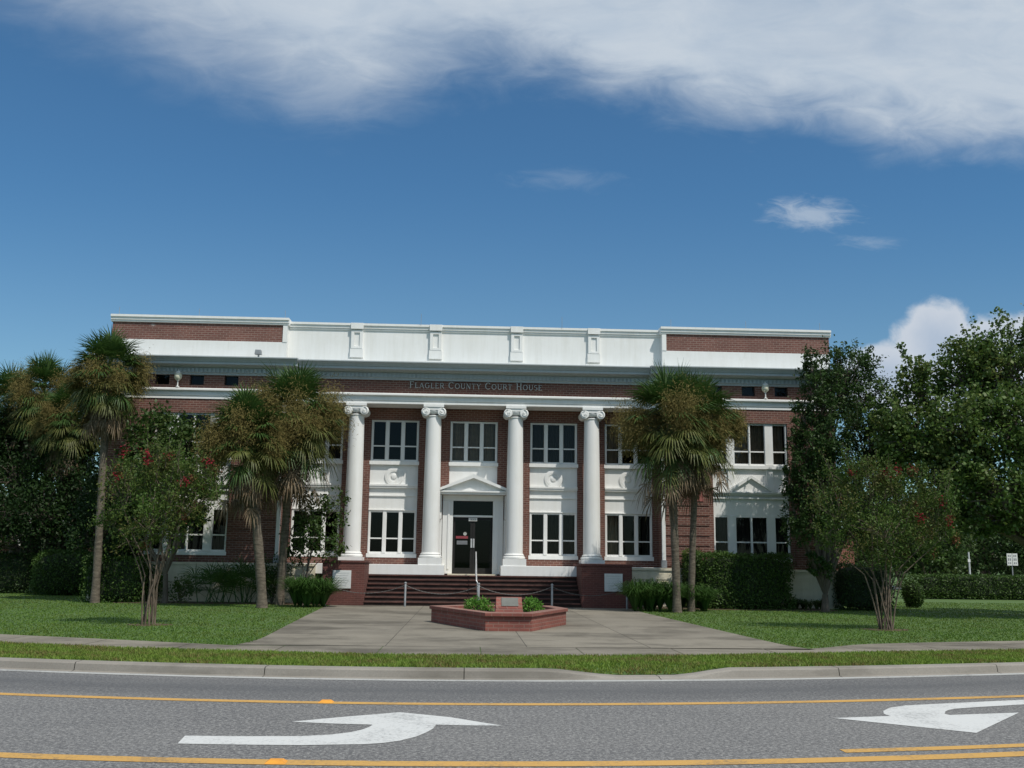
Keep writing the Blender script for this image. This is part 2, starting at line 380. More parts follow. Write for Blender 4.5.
def rline(Y0, wd, x0, x1, nm, m, dz=.004, label=None):
    xs = np.arange(x0, x1+.01, .4)
    o = strip(nm, lambda x: bend(x, Y0)-wd/2, lambda x: bend(x, Y0)+wd/2, k(RZ+dz), k(RZ+dz), m, xs, road)
    if label: o['label'] = label
    return o
rline(12.84, .19, -60, 60, 'lane_line', YEL, label='solid yellow line on the far side of the turn lane')
rline(9.13, .22, -60, 60, 'lane_line', YEL, label='solid yellow line on the near side of the turn lane')
x0 = gnd(840, 750, RZ)[0]
rline(9.53, .17, x0, 60, 'lane_line', YEL, label='short second yellow line starting near the right arrow')
def shape_on_road(pix, extra=()):
    p = [gnd(x, y, RZ) for x, y in pix]; return p
arrL = [(185,736),(240,736.6),(300,736.5),(330,735),(350,732.6),(362,730),(370,727),(372.5,725),(330,723.8),(291.5,722),(340,717.5),(400,712.5),(450,717.5),(502.5,726),(470,725.8),(436,725),(433,729),(427,732.5),(416,737),(400,741),(384,743.2),(365,744.5),(300,745.5),(240,745),(177.5,744)]
def flat(pts, z, nm, m, parent):
    import mathutils
    tri = mathutils.geometry.tessellate_polygon([[Vector((x, y, 0)) for x, y in pts]])
    mb = MB(); mb.add([(x, y, z) for x, y in pts], [])
    for t in tri:
        a, b, c = (Vector((*pts[i], 0)) for i in t)
        if (b-a).cross(c-a).z < 0: t = (t[0], t[2], t[1])
        mb.f.append(tuple(t))
    return mb.build(nm, m, parent)
o = flat(shape_on_road(arrL), RZ+.004, 'turn_arrow', WPAINT, road); o['label'] = 'white turn arrow whose tail points left'
arrR = [(833,718.3),(890.7,716.3),(886,715),(883.7,713.7),(883.3,711.3),(889.7,708),(905.7,705.7),(929.6,704.5),(959.4,703),(1024,700),(1100,697.5),(1100,702.5),(1024,704.7),(979,707.3),(955,709),(948,710.4),(945.5,711.7),(944.5,714),(949.5,715.3),(1019,712.9),(976.4,733.2)]
o = flat(shape_on_road(arrR), RZ+.004, 'turn_arrow', WPAINT, road); o['label'] = 'white turn arrow with its head towards the viewer, cut by the right edge'
for (px, py) in ((326, 702.5), (276, 763)):
    gx, gy = gnd(px, py, RZ); mb = MB()
    mb.add([(gx-.09, gy-.07, RZ+.005), (gx+.09, gy-.07, RZ+.005), (gx+.09, gy+.07, RZ+.005), (gx-.09, gy+.07, RZ+.005), (gx-.055, gy-.045, RZ+.03), (gx+.055, gy-.045, RZ+.03), (gx+.055, gy+.045, RZ+.03), (gx-.055, gy+.045, RZ+.03)],
           [(3,2,1,0),(4,5,6,7),(0,1,5,4),(1,2,6,5),(2,3,7,6),(3,0,4,7)])
    tag(mb.build('road_stud', LENS), 'amber road stud on the %s yellow line' % ('farther' if py < 720 else 'nearer'), 'road stud', 'amber road studs on the yellow lines')
# gutter + kerb, cast in 3 m lengths
gut = MB(); krb = MB(); xs = np.arange(-60, 60, .3)
for a, b in zip(xs[:-1], xs[1:]):
    a = float(a); b = float(b)
    joint = int(round((a+60)/.3)) % 10 == 0
    aa = a+.012 if joint else a
    def prof(x):
        h = -.105*float(dip(x)); y = float(bend(x, 15.42))
        return [(x, y, RZ+.002), (x, y+.13, RZ+.012), (x, y+.155, h-.02), (x, y+.185, h), (x, y+.46, h), (x, y+.46, h-.2)]
    A = prof(aa); B = prof(b); n = len(A)
    krb.add(A+B, [(i, n+i, n+i+1, i+1) for i in range(n-1)])
ko = krb.build('kerb', KERBM); tag(ko, kind='structure')
tag(strip('gutter_line', lambda x: bend(x, 15.42)-.20, lambda x: bend(x, 15.42)-.005, k(RZ+.004), k(RZ+.004), EDGEP, np.arange(-60, 60, .4)), kind='structure')
# verge + lawn
VF = [gnd(x, y) for x, y in ((-300, 628), (-120, 637), (0,643),(120,648),(240,651.5),(380,655),(512,656.5),(700,656),(800,654),(900,652.2),(1024,650.3),(1150,645), (1350, 637))]
vfx = [p[0] for p in VF]; vfy = [p[1] for p in VF]
def verge_far(x): return np.interp(x, vfx, vfy)
xv = np.arange(-20, 20.01, .25); rows = []
for j, t in enumerate((0, .12, .3, .6, 1)):
    rows.append([(float(x), float((bend(x, 15.42)+.46)*(1-t)+verge_far(x)*t), float(-.10*dip(x)*max(0, 1-t*3.0))) for x in xv])
n = len(xv); mb = MB(); mb.add(sum(rows, []), [(j*n+i, j*n+i+1, (j+1)*n+i+1, (j+1)*n+i) for j in range(4) for i in range(n-1)])
tag(mb.build('grass_verge', LAWN), kind='structure')
lx = XS; 
lawn = strip('lawn', lambda x: float(verge_far(x)) if abs(x) <= 20 else float(bend(x, 15.42))+.46, k(400), k(0), k(0), LAWN); tag(lawn, kind='structure')
# paving: one concrete sheet cut into slabs
LAWN_L = [gnd(x, y) for x, y in ((-250, 616), (-120, 627), (0, 634.5), (120, 640), (200, 644), (232, 645.6), (250, 643), (265, 637), (290, 624), (322, 608))]
LAWN_R = [gnd(x, y) for x, y in ((640, 612), (700, 626), (760, 640), (790, 646.5), (812, 649.3), (835, 647), (860, 644.5), (930, 642.6), (1024, 641), (1150, 635), (1300, 628))]
def pave_far(x):
    return float(np.interp(x, [p[0] for p in LAWN_L[:6]]+[LAWN_R[4][0]]+[p[0] for p in LAWN_R[5:]], [p[1] for p in LAWN_L[:6]]+[LAWN_R[4][1]]+[p[1] for p in LAWN_R[5:]]))
pv = MB()
jx = list(np.arange(-18, 18.1, 1.83)); g = .008
for a, b in zip(jx[:-1], jx[1:]):
    a = float(a); b = float(b); xs_ = np.linspace(a+g, b-g, 5)
    A = [(float(x), float(verge_far(x))+.02, .008) for x in xs_]; B = [(float(x), pave_far(x)-.012, .008) for x in xs_]
    pv.add(A+B, [(i, i+1, 6+i, 5+i) for i in range(4)])
tag(pv.build('sidewalk', CONC), kind='structure')
lfx, lfy = LAWN_L[5:], None
def xl(y): p = sorted(LAWN_L[5:], key=lambda q: q[1]); return float(np.interp(y, [q[1] for q in p], [q[0] for q in p]))
def xr(y): p = sorted(LAWN_R[:5], key=lambda q: q[1]); return float(np.interp(y, [q[1] for q in p], [q[0] for q in p]))
dv = MB(); ys = [pave_far(0)+.0]
yy = ys[0]
rowsY = [yy]+[yy+3.05*i for i in range(1, 6)]+[37.1]
for a, b in zip(rowsY[:-1], rowsY[1:]):
    cuts = [None, -1.5, 1.2, 3.6, None]
    for c0, c1 in zip(cuts[:-1], cuts[1:]):
        yq = np.linspace(a+g, b-g, 4)
        Lf = [(xl(y) if c0 is None else c0+g, float(y), .008) for y in yq]; Rt = [(xr(y) if c1 is None else c1-g, float(y), .008) for y in yq]
        dv.add(Lf+Rt, [(i, 4+i, 5+i, i+1) for i in range(3)])
tag(dv.build('driveway', CONC), kind='structure')
ju = MB().add([(xl(y), y, .004) for y in np.linspace(rowsY[0]-.02, 37.1, 12)]+[(xr(y), y, .004) for y in np.linspace(rowsY[0]-.02, 37.1, 12)], [(i, 12+i, 13+i, i+1) for i in range(11)])
tag(ju.build('joint_filler', simple('joint_dirt', (.06, .055, .045), .95)), kind='structure')
# grass blades
def blades(P, h, m, name, lean=.5):
    n = len(P); a = RNG.uniform(0, 2*np.pi, n); s = np.stack([np.cos(a), np.sin(a), 0*a], 1)*.006
    hh = h*RNG.uniform(.5, 1.4, (n, 1)); l = RNG.normal(size=(n, 3))*np.array([1, 1, 0])*lean*hh
    V = np.stack([P-s*(1+P[:, 1:2]/18), P+s*(1+P[:, 1:2]/18), P+l+np.array([0, 0, 1])*hh], 1).reshape(-1, 3)
    return npmesh(name, V, 3, m)
n = 90000; x = RNG.uniform(-13, 14.5, n); t = RNG.uniform(0, 1, n)**1.0
y = (bend(x, 15.42)+.46)*(1-t)+verge_far(x)*t; z = -.10*dip(x)*np.clip(1-t*3, 0, 1)
tag(blades(np.stack([x, y, z], 1), .045, BLADEV, 'verge_grass'), 'short olive green grass between kerb and sidewalk', 'grass', kind='stuff')
def lawnpts(n, y1, side):
    out = []
    yv = 18+(RNG.uniform(0, 1, n)**1.6)*(y1-18)
    xv = RNG.uniform(-1, 1, n)*(yv*.58)+yv*.043
    pf = np.array([pave_far(q) for q in xv])
    xlv = np.array([xl(q) for q in yv]); xrv = np.array([xr(q) for q in yv])
    okk = (yv > pf) & ((xv < xlv) if side < 0 else (xv > xrv)) & (yv < 47)
    okk &= ~((np.abs(xv) < 14.6) & (yv > 38.5))
    return np.stack([xv[okk], yv[okk], 0*xv[okk]], 1)
tag(blades(lawnpts(190000, 48, -1), .032, BLADE, 'lawn_grass'), 'mown green grass of the left lawn', 'grass', kind='stuff')
tag(blades(lawnpts(190000, 48, 1), .032, BLADE, 'lawn_grass'), 'mown green grass of the right lawn', 'grass', kind='stuff')
# ------------------------------------------------------------------ courthouse
CX = .22
B = empty('courthouse', (CX, 40, 0), 'two storey red brick courthouse with white columns, cornice and parapet', 'building')
YR, YC, YW = 40.0, 38.88, 38.6       # recessed wall, centre entablature face, wing face
XI, XO = 7.42, 14.2                  # half width of centre, of the whole
def wallholes(mb, x0, x1, z0, z1, y, th, holes):
    xs = sorted({x0, x1, *[h[0] for h in holes], *[h[1] for h in holes]}); zs = sorted({z0, z1, *[h[2] for h in holes], *[h[3] for h in holes]})
    def solid(i, j):
        if i < 0 or j < 0 or i >= len(xs)-1 or j >= len(zs)-1: return False
        cx = (xs[i]+xs[i+1])/2; cz = (zs[j]+zs[j+1])/2
        return not any(h[0] < cx < h[1] and h[2] < cz < h[3] for h in holes)
    for i in range(len(xs)-1):
        for j in range(len(zs)-1):
            if not solid(i, j): continue
            a, b, c, d_ = xs[i], xs[i+1], zs[j], zs[j+1]; y2 = y+th
            mb.add([(a,y,c),(b,y,c),(b,y,d_),(a,y,d_)], [(0,1,2,3)]); mb.add([(a,y2,c),(b,y2,c),(b,y2,d_),(a,y2,d_)], [(3,2,1,0)])
            if not solid(i-1, j): mb.add([(a,y,c),(a,y2,c),(a,y2,d_),(a,y,d_)], [(3,2,1,0)])
            if not solid(i+1, j): mb.add([(b,y,c),(b,y2,c),(b,y2,d_),(b,y,d_)], [(0,1,2,3)])
            if not solid(i, j-1): mb.add([(a,y,c),(b,y,c),(b,y2,c),(a,y2,c)], [(3,2,1,0)])
            if not solid(i, j+1): mb.add([(a,y,d_),(b,y,d_),(b,y2,d_),(a,y2,d_)], [(0,1,2,3)])
bays = [-6.18, -3.16, 0.0, 3.22, 6.24]; BW = .96
ch = [(CX+b-BW, CX+b+BW, 1.72 if b else 1.1, 7.18) for b in bays]
wb = MB(); wallholes(wb, CX-XI, CX+XI, 1.0, 7.66, YR, .4, ch)
wingc = (-10.77, 10.82); WW = 1.5
for s, wc in zip((-1, 1), wingc):
    xa, xb = (CX-XO, CX-XI) if s < 0 else (CX+XI, CX+XO)
    hl = [(CX+wc-WW, CX+wc+WW, 1.72, 7.12)]+[(CX+wc+d_-.27, CX+wc+d_+.27, 8.2, 8.66) for d_ in (-1.32, 0, 1.32)]
    wallholes(wb, xa, xb, 1.4, 8.9, YW, .4, hl)
    wb.box(xa if s < 0 else xb-.4, xa+.4 if s < 0 else xb, YW+.41, 54, 0, 10)      # side wall
    wb.box((CX-XI-.4) if s < 0 else CX+XI, CX-XI if s < 0 else CX+XI+.4, YW+.41, YR+.4, 1.0, 9)
wb.box(CX-XO, CX+XO, 54, 54.4, 0, 10)
wb.build('wall', BRICK, B)
MB().box(CX-XI, CX+XI, YC+.02, YC+.4, 8.05, 8.75).build('frieze', BRICK, B)
# rustication: raised courses on wing corner piers
ru = MB()
for s in (-1, 1):
    for (p0, p1) in ((7.42, 9.15), (12.5, 14.2)):
        z = 1.55
        while z < 6.7:
            xa, xb = sorted((CX+s*p0, CX+s*p1)); ru.box(xa+.004, xb-.004, YW-.035, YW-.002, z, z+.33); z += .385
        ru.build('rusticated_pier', BRICK, B); ru = MB()
pn = MB()
for px, py in ((248, 482), (698.5, 493)):
    q = at(px, py, YW-.05); MB().box(q[0]-.18, q[0]+.18, YW-.06, YW-.036, q[2]-.32, q[2]+.32).build('wall_panel', PANELR, B)
# base course
bs = MB()
for s in (-1, 1):
    xa, xb = sorted((CX+s*5.9, CX+s*XO)); xa2, xb2 = sorted((CX+s*XI, CX+s*(XO)))
    bs.box(xa, xb, YW-.06, YW+.3, 0, 1.36); bs.box(xa-.0, xb+.0, YW-.11, YW+.31, 1.365, 1.46); bs.box(xa, xb, YW-.14, YW-.062, 0, .16)
    for z in (.45, .74, 1.03): bs.box(xa, xb, YW-.085, YW-.061, z, z+.22)
    bs.box(*( (CX+s*XO-.05, CX+s*XO+.06) if s > 0 else (CX+s*XO-.06, CX+s*XO+.05)), YW-.05, 54, 0, 1.45)
    bs.build('base_course', CREAM, B); bs = MB()
pd_ = MB(); pass
for a in ((CX-5.9, CX-1.05, 38.72, 40.0, 1.09, 1.47), (CX+1.1, CX+5.9, 38.72, 40.0, 1.09, 1.47), (CX-XI, CX-5.91, YW+.31, 40, 0, 1.47), (CX+5.91, CX+XI, YW+.31, 40, 0, 1.47)):
    MB().box(*a).build('podium', WHITE, B, bevel=.012)
# entablature (architrave), swept profile per section
def arch(yf, x0, x1, back):
    return MB().sweep_x([(yf+back, 7.66), (yf, 7.66), (yf, 7.78), (yf-.03, 7.785), (yf-.03, 7.92), (yf-.10, 7.97), (yf-.13, 7.975), (yf-.13, 8.035), (yf-.10, 8.06), (yf+back, 8.08)], x0, x1)
arch(YC-.02, CX-XI, CX+XI, 1.1).build('architrave', WHITE, B)
for s in (-1, 1):
    xa, xb = sorted((CX+s*XI, CX+s*(XO+.06))); arch(YW-.03, xa, xb, .02).build('architrave', WHITE, B)
def corn(mb, yf, x0, x1):
    mb.sweep_x([(yf+.3, 8.60), (yf-.05, 8.60), (yf-.05, 8.66), (yf-.08, 8.67), (yf-.08, 8.86), (yf-.16, 8.90), (yf-.18, 8.93), (yf-.44, 8.95), (yf-.44, 9.04), (yf-.47, 9.05), (yf-.49, 9.09), (yf-.56, 9.17), (yf-.60, 9.20), (yf-.60, 9.24), (yf-.3, 9.275), (yf+.3, 9.29)], x0, x1)
def dent(mb, yf, x0, x1):
    x = x0+.05
    while x < x1-.12: mb.box(x, x+.09, yf-.135, yf-.082, 8.69, 8.85); x += .16
cm = MB(); corn(cm, YC, CX-XI+.56, CX+XI-.56); cm.build('cornice', GREYC, B)
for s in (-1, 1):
    xa, xb = sorted((CX+s*(XI-.55), CX+s*(XO+.55))); cm = MB(); corn(cm, YW, xa, xb); cm.build('cornice', GREYC, B)
dm = MB(); dent(dm, YC, CX-XI+.6, CX+XI-.6); dm.build('dentil_course', GREYC, B)
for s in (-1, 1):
    xa, xb = sorted((CX+s*XI, CX+s*XO)); dm = MB(); dent(dm, YW, xa, xb); dm.build('dentil_course', GREYC, B)

# parapet
YP, YPW = YC+.18, YW+.12
pp = MB(); pp.box(CX-XI, CX+XI, YP, YP+.35, 9.28, 10.62); pp.build('parapet', WALLW, B)
cp = MB()
def cap(mb, y, x0, x1, zt, o=.0):
    mb.box(x0-o, x1+o, y-.04, y+.37, zt-.27, zt-.20); mb.box(x0-o, x1+o, y-.075, y+.38, zt-.198, zt-.09); mb.box(x0-o, x1+o, y-.12, y+.4, zt-.088, zt)
cap(cp, YP, CX-XI, CX+XI, 10.88)
pl = MB()
for s in (-1, 1):
    xa, xb = sorted((CX+s*XI, CX+s*XO)); 
    pl.box(xa, xb, YPW, YPW+.35, 9.28, 9.99)
    cap(cp, YPW, xa, xb, 10.95, .06)
    xi0, xi1 = sorted((CX+s*XI, CX+s*(XI+.17))); pl.box(xi0, xi1, YPW-.02, YPW+.35, 9.992, 10.68); pl.build('parapet', WALLW, B); pl = MB()
    xi0, xi1 = sorted((CX+s*(XI+.172), CX+s*XO)); wbk = MB().box(xi0, xi1, YPW+.02, YPW+.35, 9.992, 10.68); wbk.build('parapet_panel', BRICKT, B)
    xi0 = CX+s*XO-(.35 if s > 0 else 0); wb2 = MB().box(xi0, xi0+.35, YPW+.36, 54, 9.0, 10.68); wb2.build('parapet_panel', BRICKT, B)
cp.build('parapet_cap', WALLW, B)
for px_ in (-4.72, -1.6, 1.63, 4.72):
    q = MB(); x = CX+px_
    q.box(x-.34, x+.34, YP-.12, YP-.002, 9.285, 9.42); q.box(x-.26, x+.26, YP-.10, YP-.002, 9.502, 9.85)
    # shaft frame with recessed panel
    for a in ((-.23, -.11, 9.852, 10.6), (.11, .23, 9.852, 10.6), (-.11, .11, 9.852, 9.95), (-.11, .11, 10.5, 10.6)): q.box(x+a[0], x+a[1], YP-.11, YP-.002, a[2], a[3])
    q.box(x-.108, x+.108, YP-.06, YP-.003, 9.952, 10.498); q.box(x-.25, x+.25, YP-.165, YP-.122, 10.64, 10.884); 
    q.build('parapet_pilaster', WALLW, B, bevel=.006)
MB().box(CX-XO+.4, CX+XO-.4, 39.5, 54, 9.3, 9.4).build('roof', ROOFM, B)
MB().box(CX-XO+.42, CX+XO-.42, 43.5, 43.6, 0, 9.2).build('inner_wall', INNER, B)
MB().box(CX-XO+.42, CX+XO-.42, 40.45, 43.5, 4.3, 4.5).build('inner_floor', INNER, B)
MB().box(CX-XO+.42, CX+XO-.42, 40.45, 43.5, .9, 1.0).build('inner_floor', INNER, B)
# lightning rods
for px_, py_ in ((119, 316), (199, 318), (285, 320), (421, 326), (562, 329), (671, 331), (746, 333), (820, 334)):
    q = at(px_, py_, YPW+.2); MB().tube([(q[0], YPW+.2, 10.87), (q[0], YPW+.2, 11.32)], .008, 5).build('lightning_rod', STEEL, B)
# sash windows
def curtain(x0, x1, z0, z1, y, m, parent):
    n = max(8, int((x1-x0)/.03)); pts = [(x0+(x1-x0)*i/n, y+.03*math.sin(i*1.25)) for i in range(n+1)]
    mb = MB().add([(a, b, z0) for a, b in pts]+[(a, b, z1) for a, b in pts], [(i, i+1, n+2+i, n+1+i) for i in range(n)]); mb.build('curtain', m, parent)
def window(x0, x1, z0, z1, y, divs, rail, mull, cur=None, fw_=.07, sill=.16, sillz=.06):
    """divs: list of sash (xa,xb) openings; frame is everything else"""
    holes = []
    for a, b in divs: holes += [(a, b, z0+fw_, rail-.025), (a, b, rail+.025, z1-fw_)]
    f = MB(); wallholes(f, x0, x1, z0, z1, y+.10, .09, holes)
    fr = f.build('window', WHITE, B)
    # mullion posts proud of the frame
    q = MB()
    xs = [x0]+[v_ for d_ in divs for v_ in d_]+[x1]
    for i in range(0, len(xs), 2):
        a, b = xs[i], xs[i+1]; q.box(a+.012, b-.012, y+.06, y+.098, z0+.02, z1-.005)
    q.build('mullion', WHITE, fr, bevel=.006)
    q = MB()
    for a, b in divs:
        for zz in ((z0+fw_-.02, rail), (rail, z1-fw_+.02)): q.add([(a-.01, y+.155, zz[0]), (b+.01, y+.155, zz[0]), (b+.01, y+.155, zz[1]), (a-.01, y+.155, zz[1])], [(0, 1, 2, 3)])
    q.build('pane', GLASS, fr)
    s_ = MB(); s_.box(x0-.03, x1+.03, y-.02, y+.2, z0-sillz, z0-.002); s_.build('sill', WHITE, fr, bevel=.008)
    if cur == 'side':
        curtain(x0+.1, x0+(x1-x0)*.28, z0, z1, y+.33, CURT, fr); curtain(x1-(x1-x0)*.2, x1-.1, z0, z1, y+.33, CURTG, fr)
    elif cur == 'full': curtain(x0+.1, x1-.1, z0, z1, y+.33, CURT, fr)
    elif cur == 'grey': curtain(x0+.1, x1-.1, z0, z1, y+.33, CURTG, fr)
    return fr
def three(c):
    e = []; wd = (2*BW-.10*2-.16*2)/3; x = CX+c-BW+.10
    for i in range(3): e.append((x, x+wd)); x += wd+.16
    return e
curU = {0: 'grey', 1: None, 2: 'full', 3: 'grey', 4: 'side'}; curL = {0: None, 1: None, 3: 'grey', 4: 'side'}
for i, c in enumerate(bays):
    x0, x1 = CX+c-BW, CX+c+BW
    window(x0+.003, x1-.003, 5.52, 7.177, YR, three(c), 6.13, .16, curU[i], sillz=.15)
    if c:
        window(x0+.003, x1-.003, 1.88, 3.56, YR, three(c), 2.47, .16, curL.get(i), sillz=.155)
        sp = MB(); sp.box(x0+.003, x1-.003, YR+.10, YR+.25, 3.562, 5.368)
        sp.box(x0+.003, x1-.003, YR+.03, YR+.098, 3.562, 3.60)
        sp.box(x0+.003, x1-.003, YR+.05, YR+.098, 4.12, 4.17); sp.box(x0+.003, x1-.003, YR+.0, YR+.098, 4.45, 4.52); sp.box(x0+.003, x1-.003, YR-.03, YR+.097, 4.522, 4.60)
        s0 = sp.build('spandrel', WHITE, B, bevel=.006)
        cxw, czw = (x0+x1)/2, 4.91
        tr = MB(); vs = []; fs = []; n1_, n2_ = 36, 10
        for a in range(n1_):
            for b in range(n2_):
                A, Bq = 2*math.pi*a/n1_, 2*math.pi*b/n2_; R_ = .27+.075*math.cos(Bq)+.008*math.cos(9*A)
                vs.append((cxw+R_*math.cos(A), YR+.095-.045*math.sin(Bq), czw+R_*math.sin(A)))
        for a in range(n1_):
            for b in range(n2_): fs.append((a*n2_+b, ((a+1) % n1_)*n2_+b, ((a+1) % n1_)*n2_+(b+1) % n2_, a*n2_+(b+1) % n2_))
        tr.add(vs, fs)
        tr.lathe_y([(.37, .092), (.365, .062), (.33, .055), (.20, .057), (.19, .082)], cxw, czw, YR, 32); tr.lathe_y([(.02, .045), (.09, .055), (.12, .078)], cxw, czw, YR, 20)
        tr.build('wreath', WHITE, s0)
    else:
        sp = MB(); sp.box(x0+.003, x1-.003, YR+.10, YR+.25, 4.2, 5.368)
        for zz in (4.65, 5.1): pass
        sp.build('spandrel', WHITE, B)
# wing windows: narrow, pair, narrow
for wc in wingc:
    m_ = CX+wc; x0, x1 = m_-WW+.003, m_+WW-.003
    dv_ = [(m_-1.42, m_-.94), (m_-.60, m_-.04), (m_+.04, m_+.60), (m_+.94, m_+1.42)]
    window(x0, x1, 1.86, 3.50, YW, dv_, 2.48, .2, 'grey' if wc < 0 else 'grey', sillz=.14)
    window(x0, x1, 5.45, 7.117, YW, dv_, 6.0, .2, 'full' if wc > 0 else 'grey', sillz=.14)
    sp = MB(); sp.box(x0, x1, YW+.1, YW+.25, 3.502, 5.308)
    sp.box(x0, x1, YW+.02, YW+.098, 4.14, 4.2); sp.box(x0, x1, YW-.03, YW+.097, 4.3, 4.36); sp.box(x0, x1, YW-.07, YW+.096, 4.362, 4.42)
    for sx in (-1, 1):
        sp.box(m_+sx*.77-.12, m_+sx*.77+.12, YW+.04, YW+.0985, 4.43, 5.3)
    s0 = sp.build('spandrel', WHITE, B, bevel=.006)
    pdm = MB(); a_ = .98
    pdm.prism_xz([(m_-a_, 4.425), (m_+a_, 4.425), (m_, 5.0)], YW+.03, YW+.099)
    for sx in (-1, 1):
        pdm.prism_xz([(m_+sx*(a_+.06), 4.425), (m_+sx*(a_-.18), 4.425), (m_, 4.94), (m_, 5.06)][::sx], YW-.07, YW+.028)
    pdm.build('pediment', WHITE, s0)
# attic windows
for wc in wingc:
    for d_ in (-1.32, 0, 1.32):
        x = CX+wc+d_; f = MB(); wallholes(f, x-.267, x+.267, 8.203, 8.657, YW+.14, .05, [(x-.23, x+.23, 8.24, 8.62)])
        fr = f.build('attic_window', DARKM, B); MB().add([(x-.24, YW+.165, 8.23), (x+.24, YW+.165, 8.23), (x+.24, YW+.165, 8.63), (x-.24, YW+.165, 8.63)], [(0, 1, 2, 3)]).build('pane', GLASS, fr)
        MB().box(x-.27, x+.27, YW+.35, YW+.37, 8.15, 8.7).build('dark_backing', INNER, fr)  # near-black sheet stands in for the unlit room behind the pane
# columns
YCOL = 39.2
for cxx, inner in ((-4.62, 0), (-1.6, 1), (1.63, 1), (4.65, 0)):
    x = CX+cxx; zb = 1.63
    p = [(.335, zb+.30)]; 
    for i in range(11):
        t = i/10; p.append((.335-.045*t**1.7, zb+.32+(7.22-zb-.32)*t))
    col = MB().lathe(p, x, YCOL, 40).build('column', WHITE, B, smooth=True)
    b_ = MB(); b_.box(x-.45, x+.45, YCOL-.45, YCOL+.45, zb+(-.16 if inner else -.04), zb+.10)
    prof = [(.43, zb+.102)]+[(.40+.035*math.sin(a), zb+.15-.048*math.cos(a)) for a in np.linspace(.3, 2.8, 7)]+[(.375, zb+.21)]+[(.365+.025*math.sin(a), zb+.245-.03*math.cos(a)) for a in np.linspace(.2, 2.9, 6)]+[(.345, zb+.30), (.2, zb+.302)]
    b_.lathe(prof, x, YCOL, 36); b_.build('column_base', WHITE, col, smooth=True)
    c_ = MB(); c_.box(x-.40, x+.40, YCOL-.40, YCOL+.40, 7.555, 7.655)
    c_.lathe([(.292, 7.18), (.315, 7.2), (.315, 7.24), (.292, 7.25)], x, YCOL, 32)
    c_.lathe([(.30, 7.30), (.36, 7.38), (.37, 7.44), (.33, 7.47)], x, YCOL, 32)
    c_.box(x-.31, x+.31, YCOL-.37, YCOL+.37, 7.44, 7.552)
    for sx in (-1, 1):
        for y0_, sg in ((YCOL-.39, 1),):
            vx = x+sx*.315
            c_.lathe_y([(.15, .0), (.172, .02), (.172, .13), (.13, .3), (.11, .39), (.13, .48), (.172, .65), (.172, .76), (.15, .78)], vx, 7.365, y0_, 28)
            # scroll ridge
            pts = [(vx-sx*(.17-.017*a)*math.cos(a*1.0)*1.0, y0_-.012, 7.365+(.17-.017*a)*math.sin(a*1.0)) for a in np.linspace(1.57, 8.6, 40)]
            c_.tube(pts, .016, 6); c_.lathe_y([(.03, -.03), (.04, 0)], vx, 7.365, y0_, 12)
    c_.build('capital', WHITE, col, smooth=True)
# door
dr = MB(); DX = CX+.02
dr.box(DX-1.2, DX-.79, YR-.10, YR+.12, 1.13, 3.98); dr.box(DX+.79, DX+1.2, YR-.10, YR+.12, 1.13, 3.98); dr.box(DX-1.2, DX+1.2, YR-.10, YR+.12, 3.982, 4.2)
dr.box(DX-1.0, DX-.92, YR-.13, YR-.102, 1.3, 3.9); dr.box(DX+.92, DX+1.0, YR-.13, YR-.102, 1.3, 3.9)
dr.box(DX-.788, DX+.788, YR+.02, YR+.1, 3.34, 3.42)
ds = dr.build('door_surround', WHITE, B, bevel=.01)
br_ = MB()
for sx in (-1, 1):
    x = DX+sx*1.31; br_.prism_xz([(x-.07, 4.19), (x-.07, 3.3), (x+.07, 3.3), (x+.07, 4.19)], YR-.16, YR-.003)
    br_.box(x-.075, x+.075, YR-.36, YR-.162, 3.98, 4.19); br_.box(x-.07, x+.07, YR-.25, YR-.162, 3.75, 3.978); br_.box(x-.075, x+.075, YR-.21, YR-.162, 3.25, 3.4)
    br_.build('bracket', WHITE, ds); br_ = MB()
# pilasters beside door
for sx in (-1, 1): MB().box(DX+sx*1.31-.09, DX+sx*1.31+.09, YR-.10, YR-.002, 1.475, 3.24).build('pilaster', WHITE, ds)
pe = MB(); hw = 1.49
pe.box(DX-hw, DX+hw, YR-.52, YR+.09, 4.21, 4.29); pe.box(DX-hw-.05, DX+hw+.05, YR-.58, YR+.09, 4.292, 4.35)
pe.prism_xz([(DX-hw+.1, 4.352), (DX+hw-.1, 4.352), (DX, 4.93)], YR-.42, YR+.09)
for sx in (-1, 1):
    pe.prism_xz([(DX+sx*(hw+.07), 4.352), (DX+sx*(hw-.17), 4.352), (DX, 4.85), (DX, 5.0)][::sx], YR-.62, YR-.422)
pe.build('pediment', WHITE, ds)
MB().add([(DX-.788, YR+.06, 3.42), (DX+.788, YR+.06, 3.42), (DX+.788, YR+.06, 3.98), (DX-.788, YR+.06, 3.98)], [(0, 1, 2, 3)]).build('transom_pane', GLASS, ds)
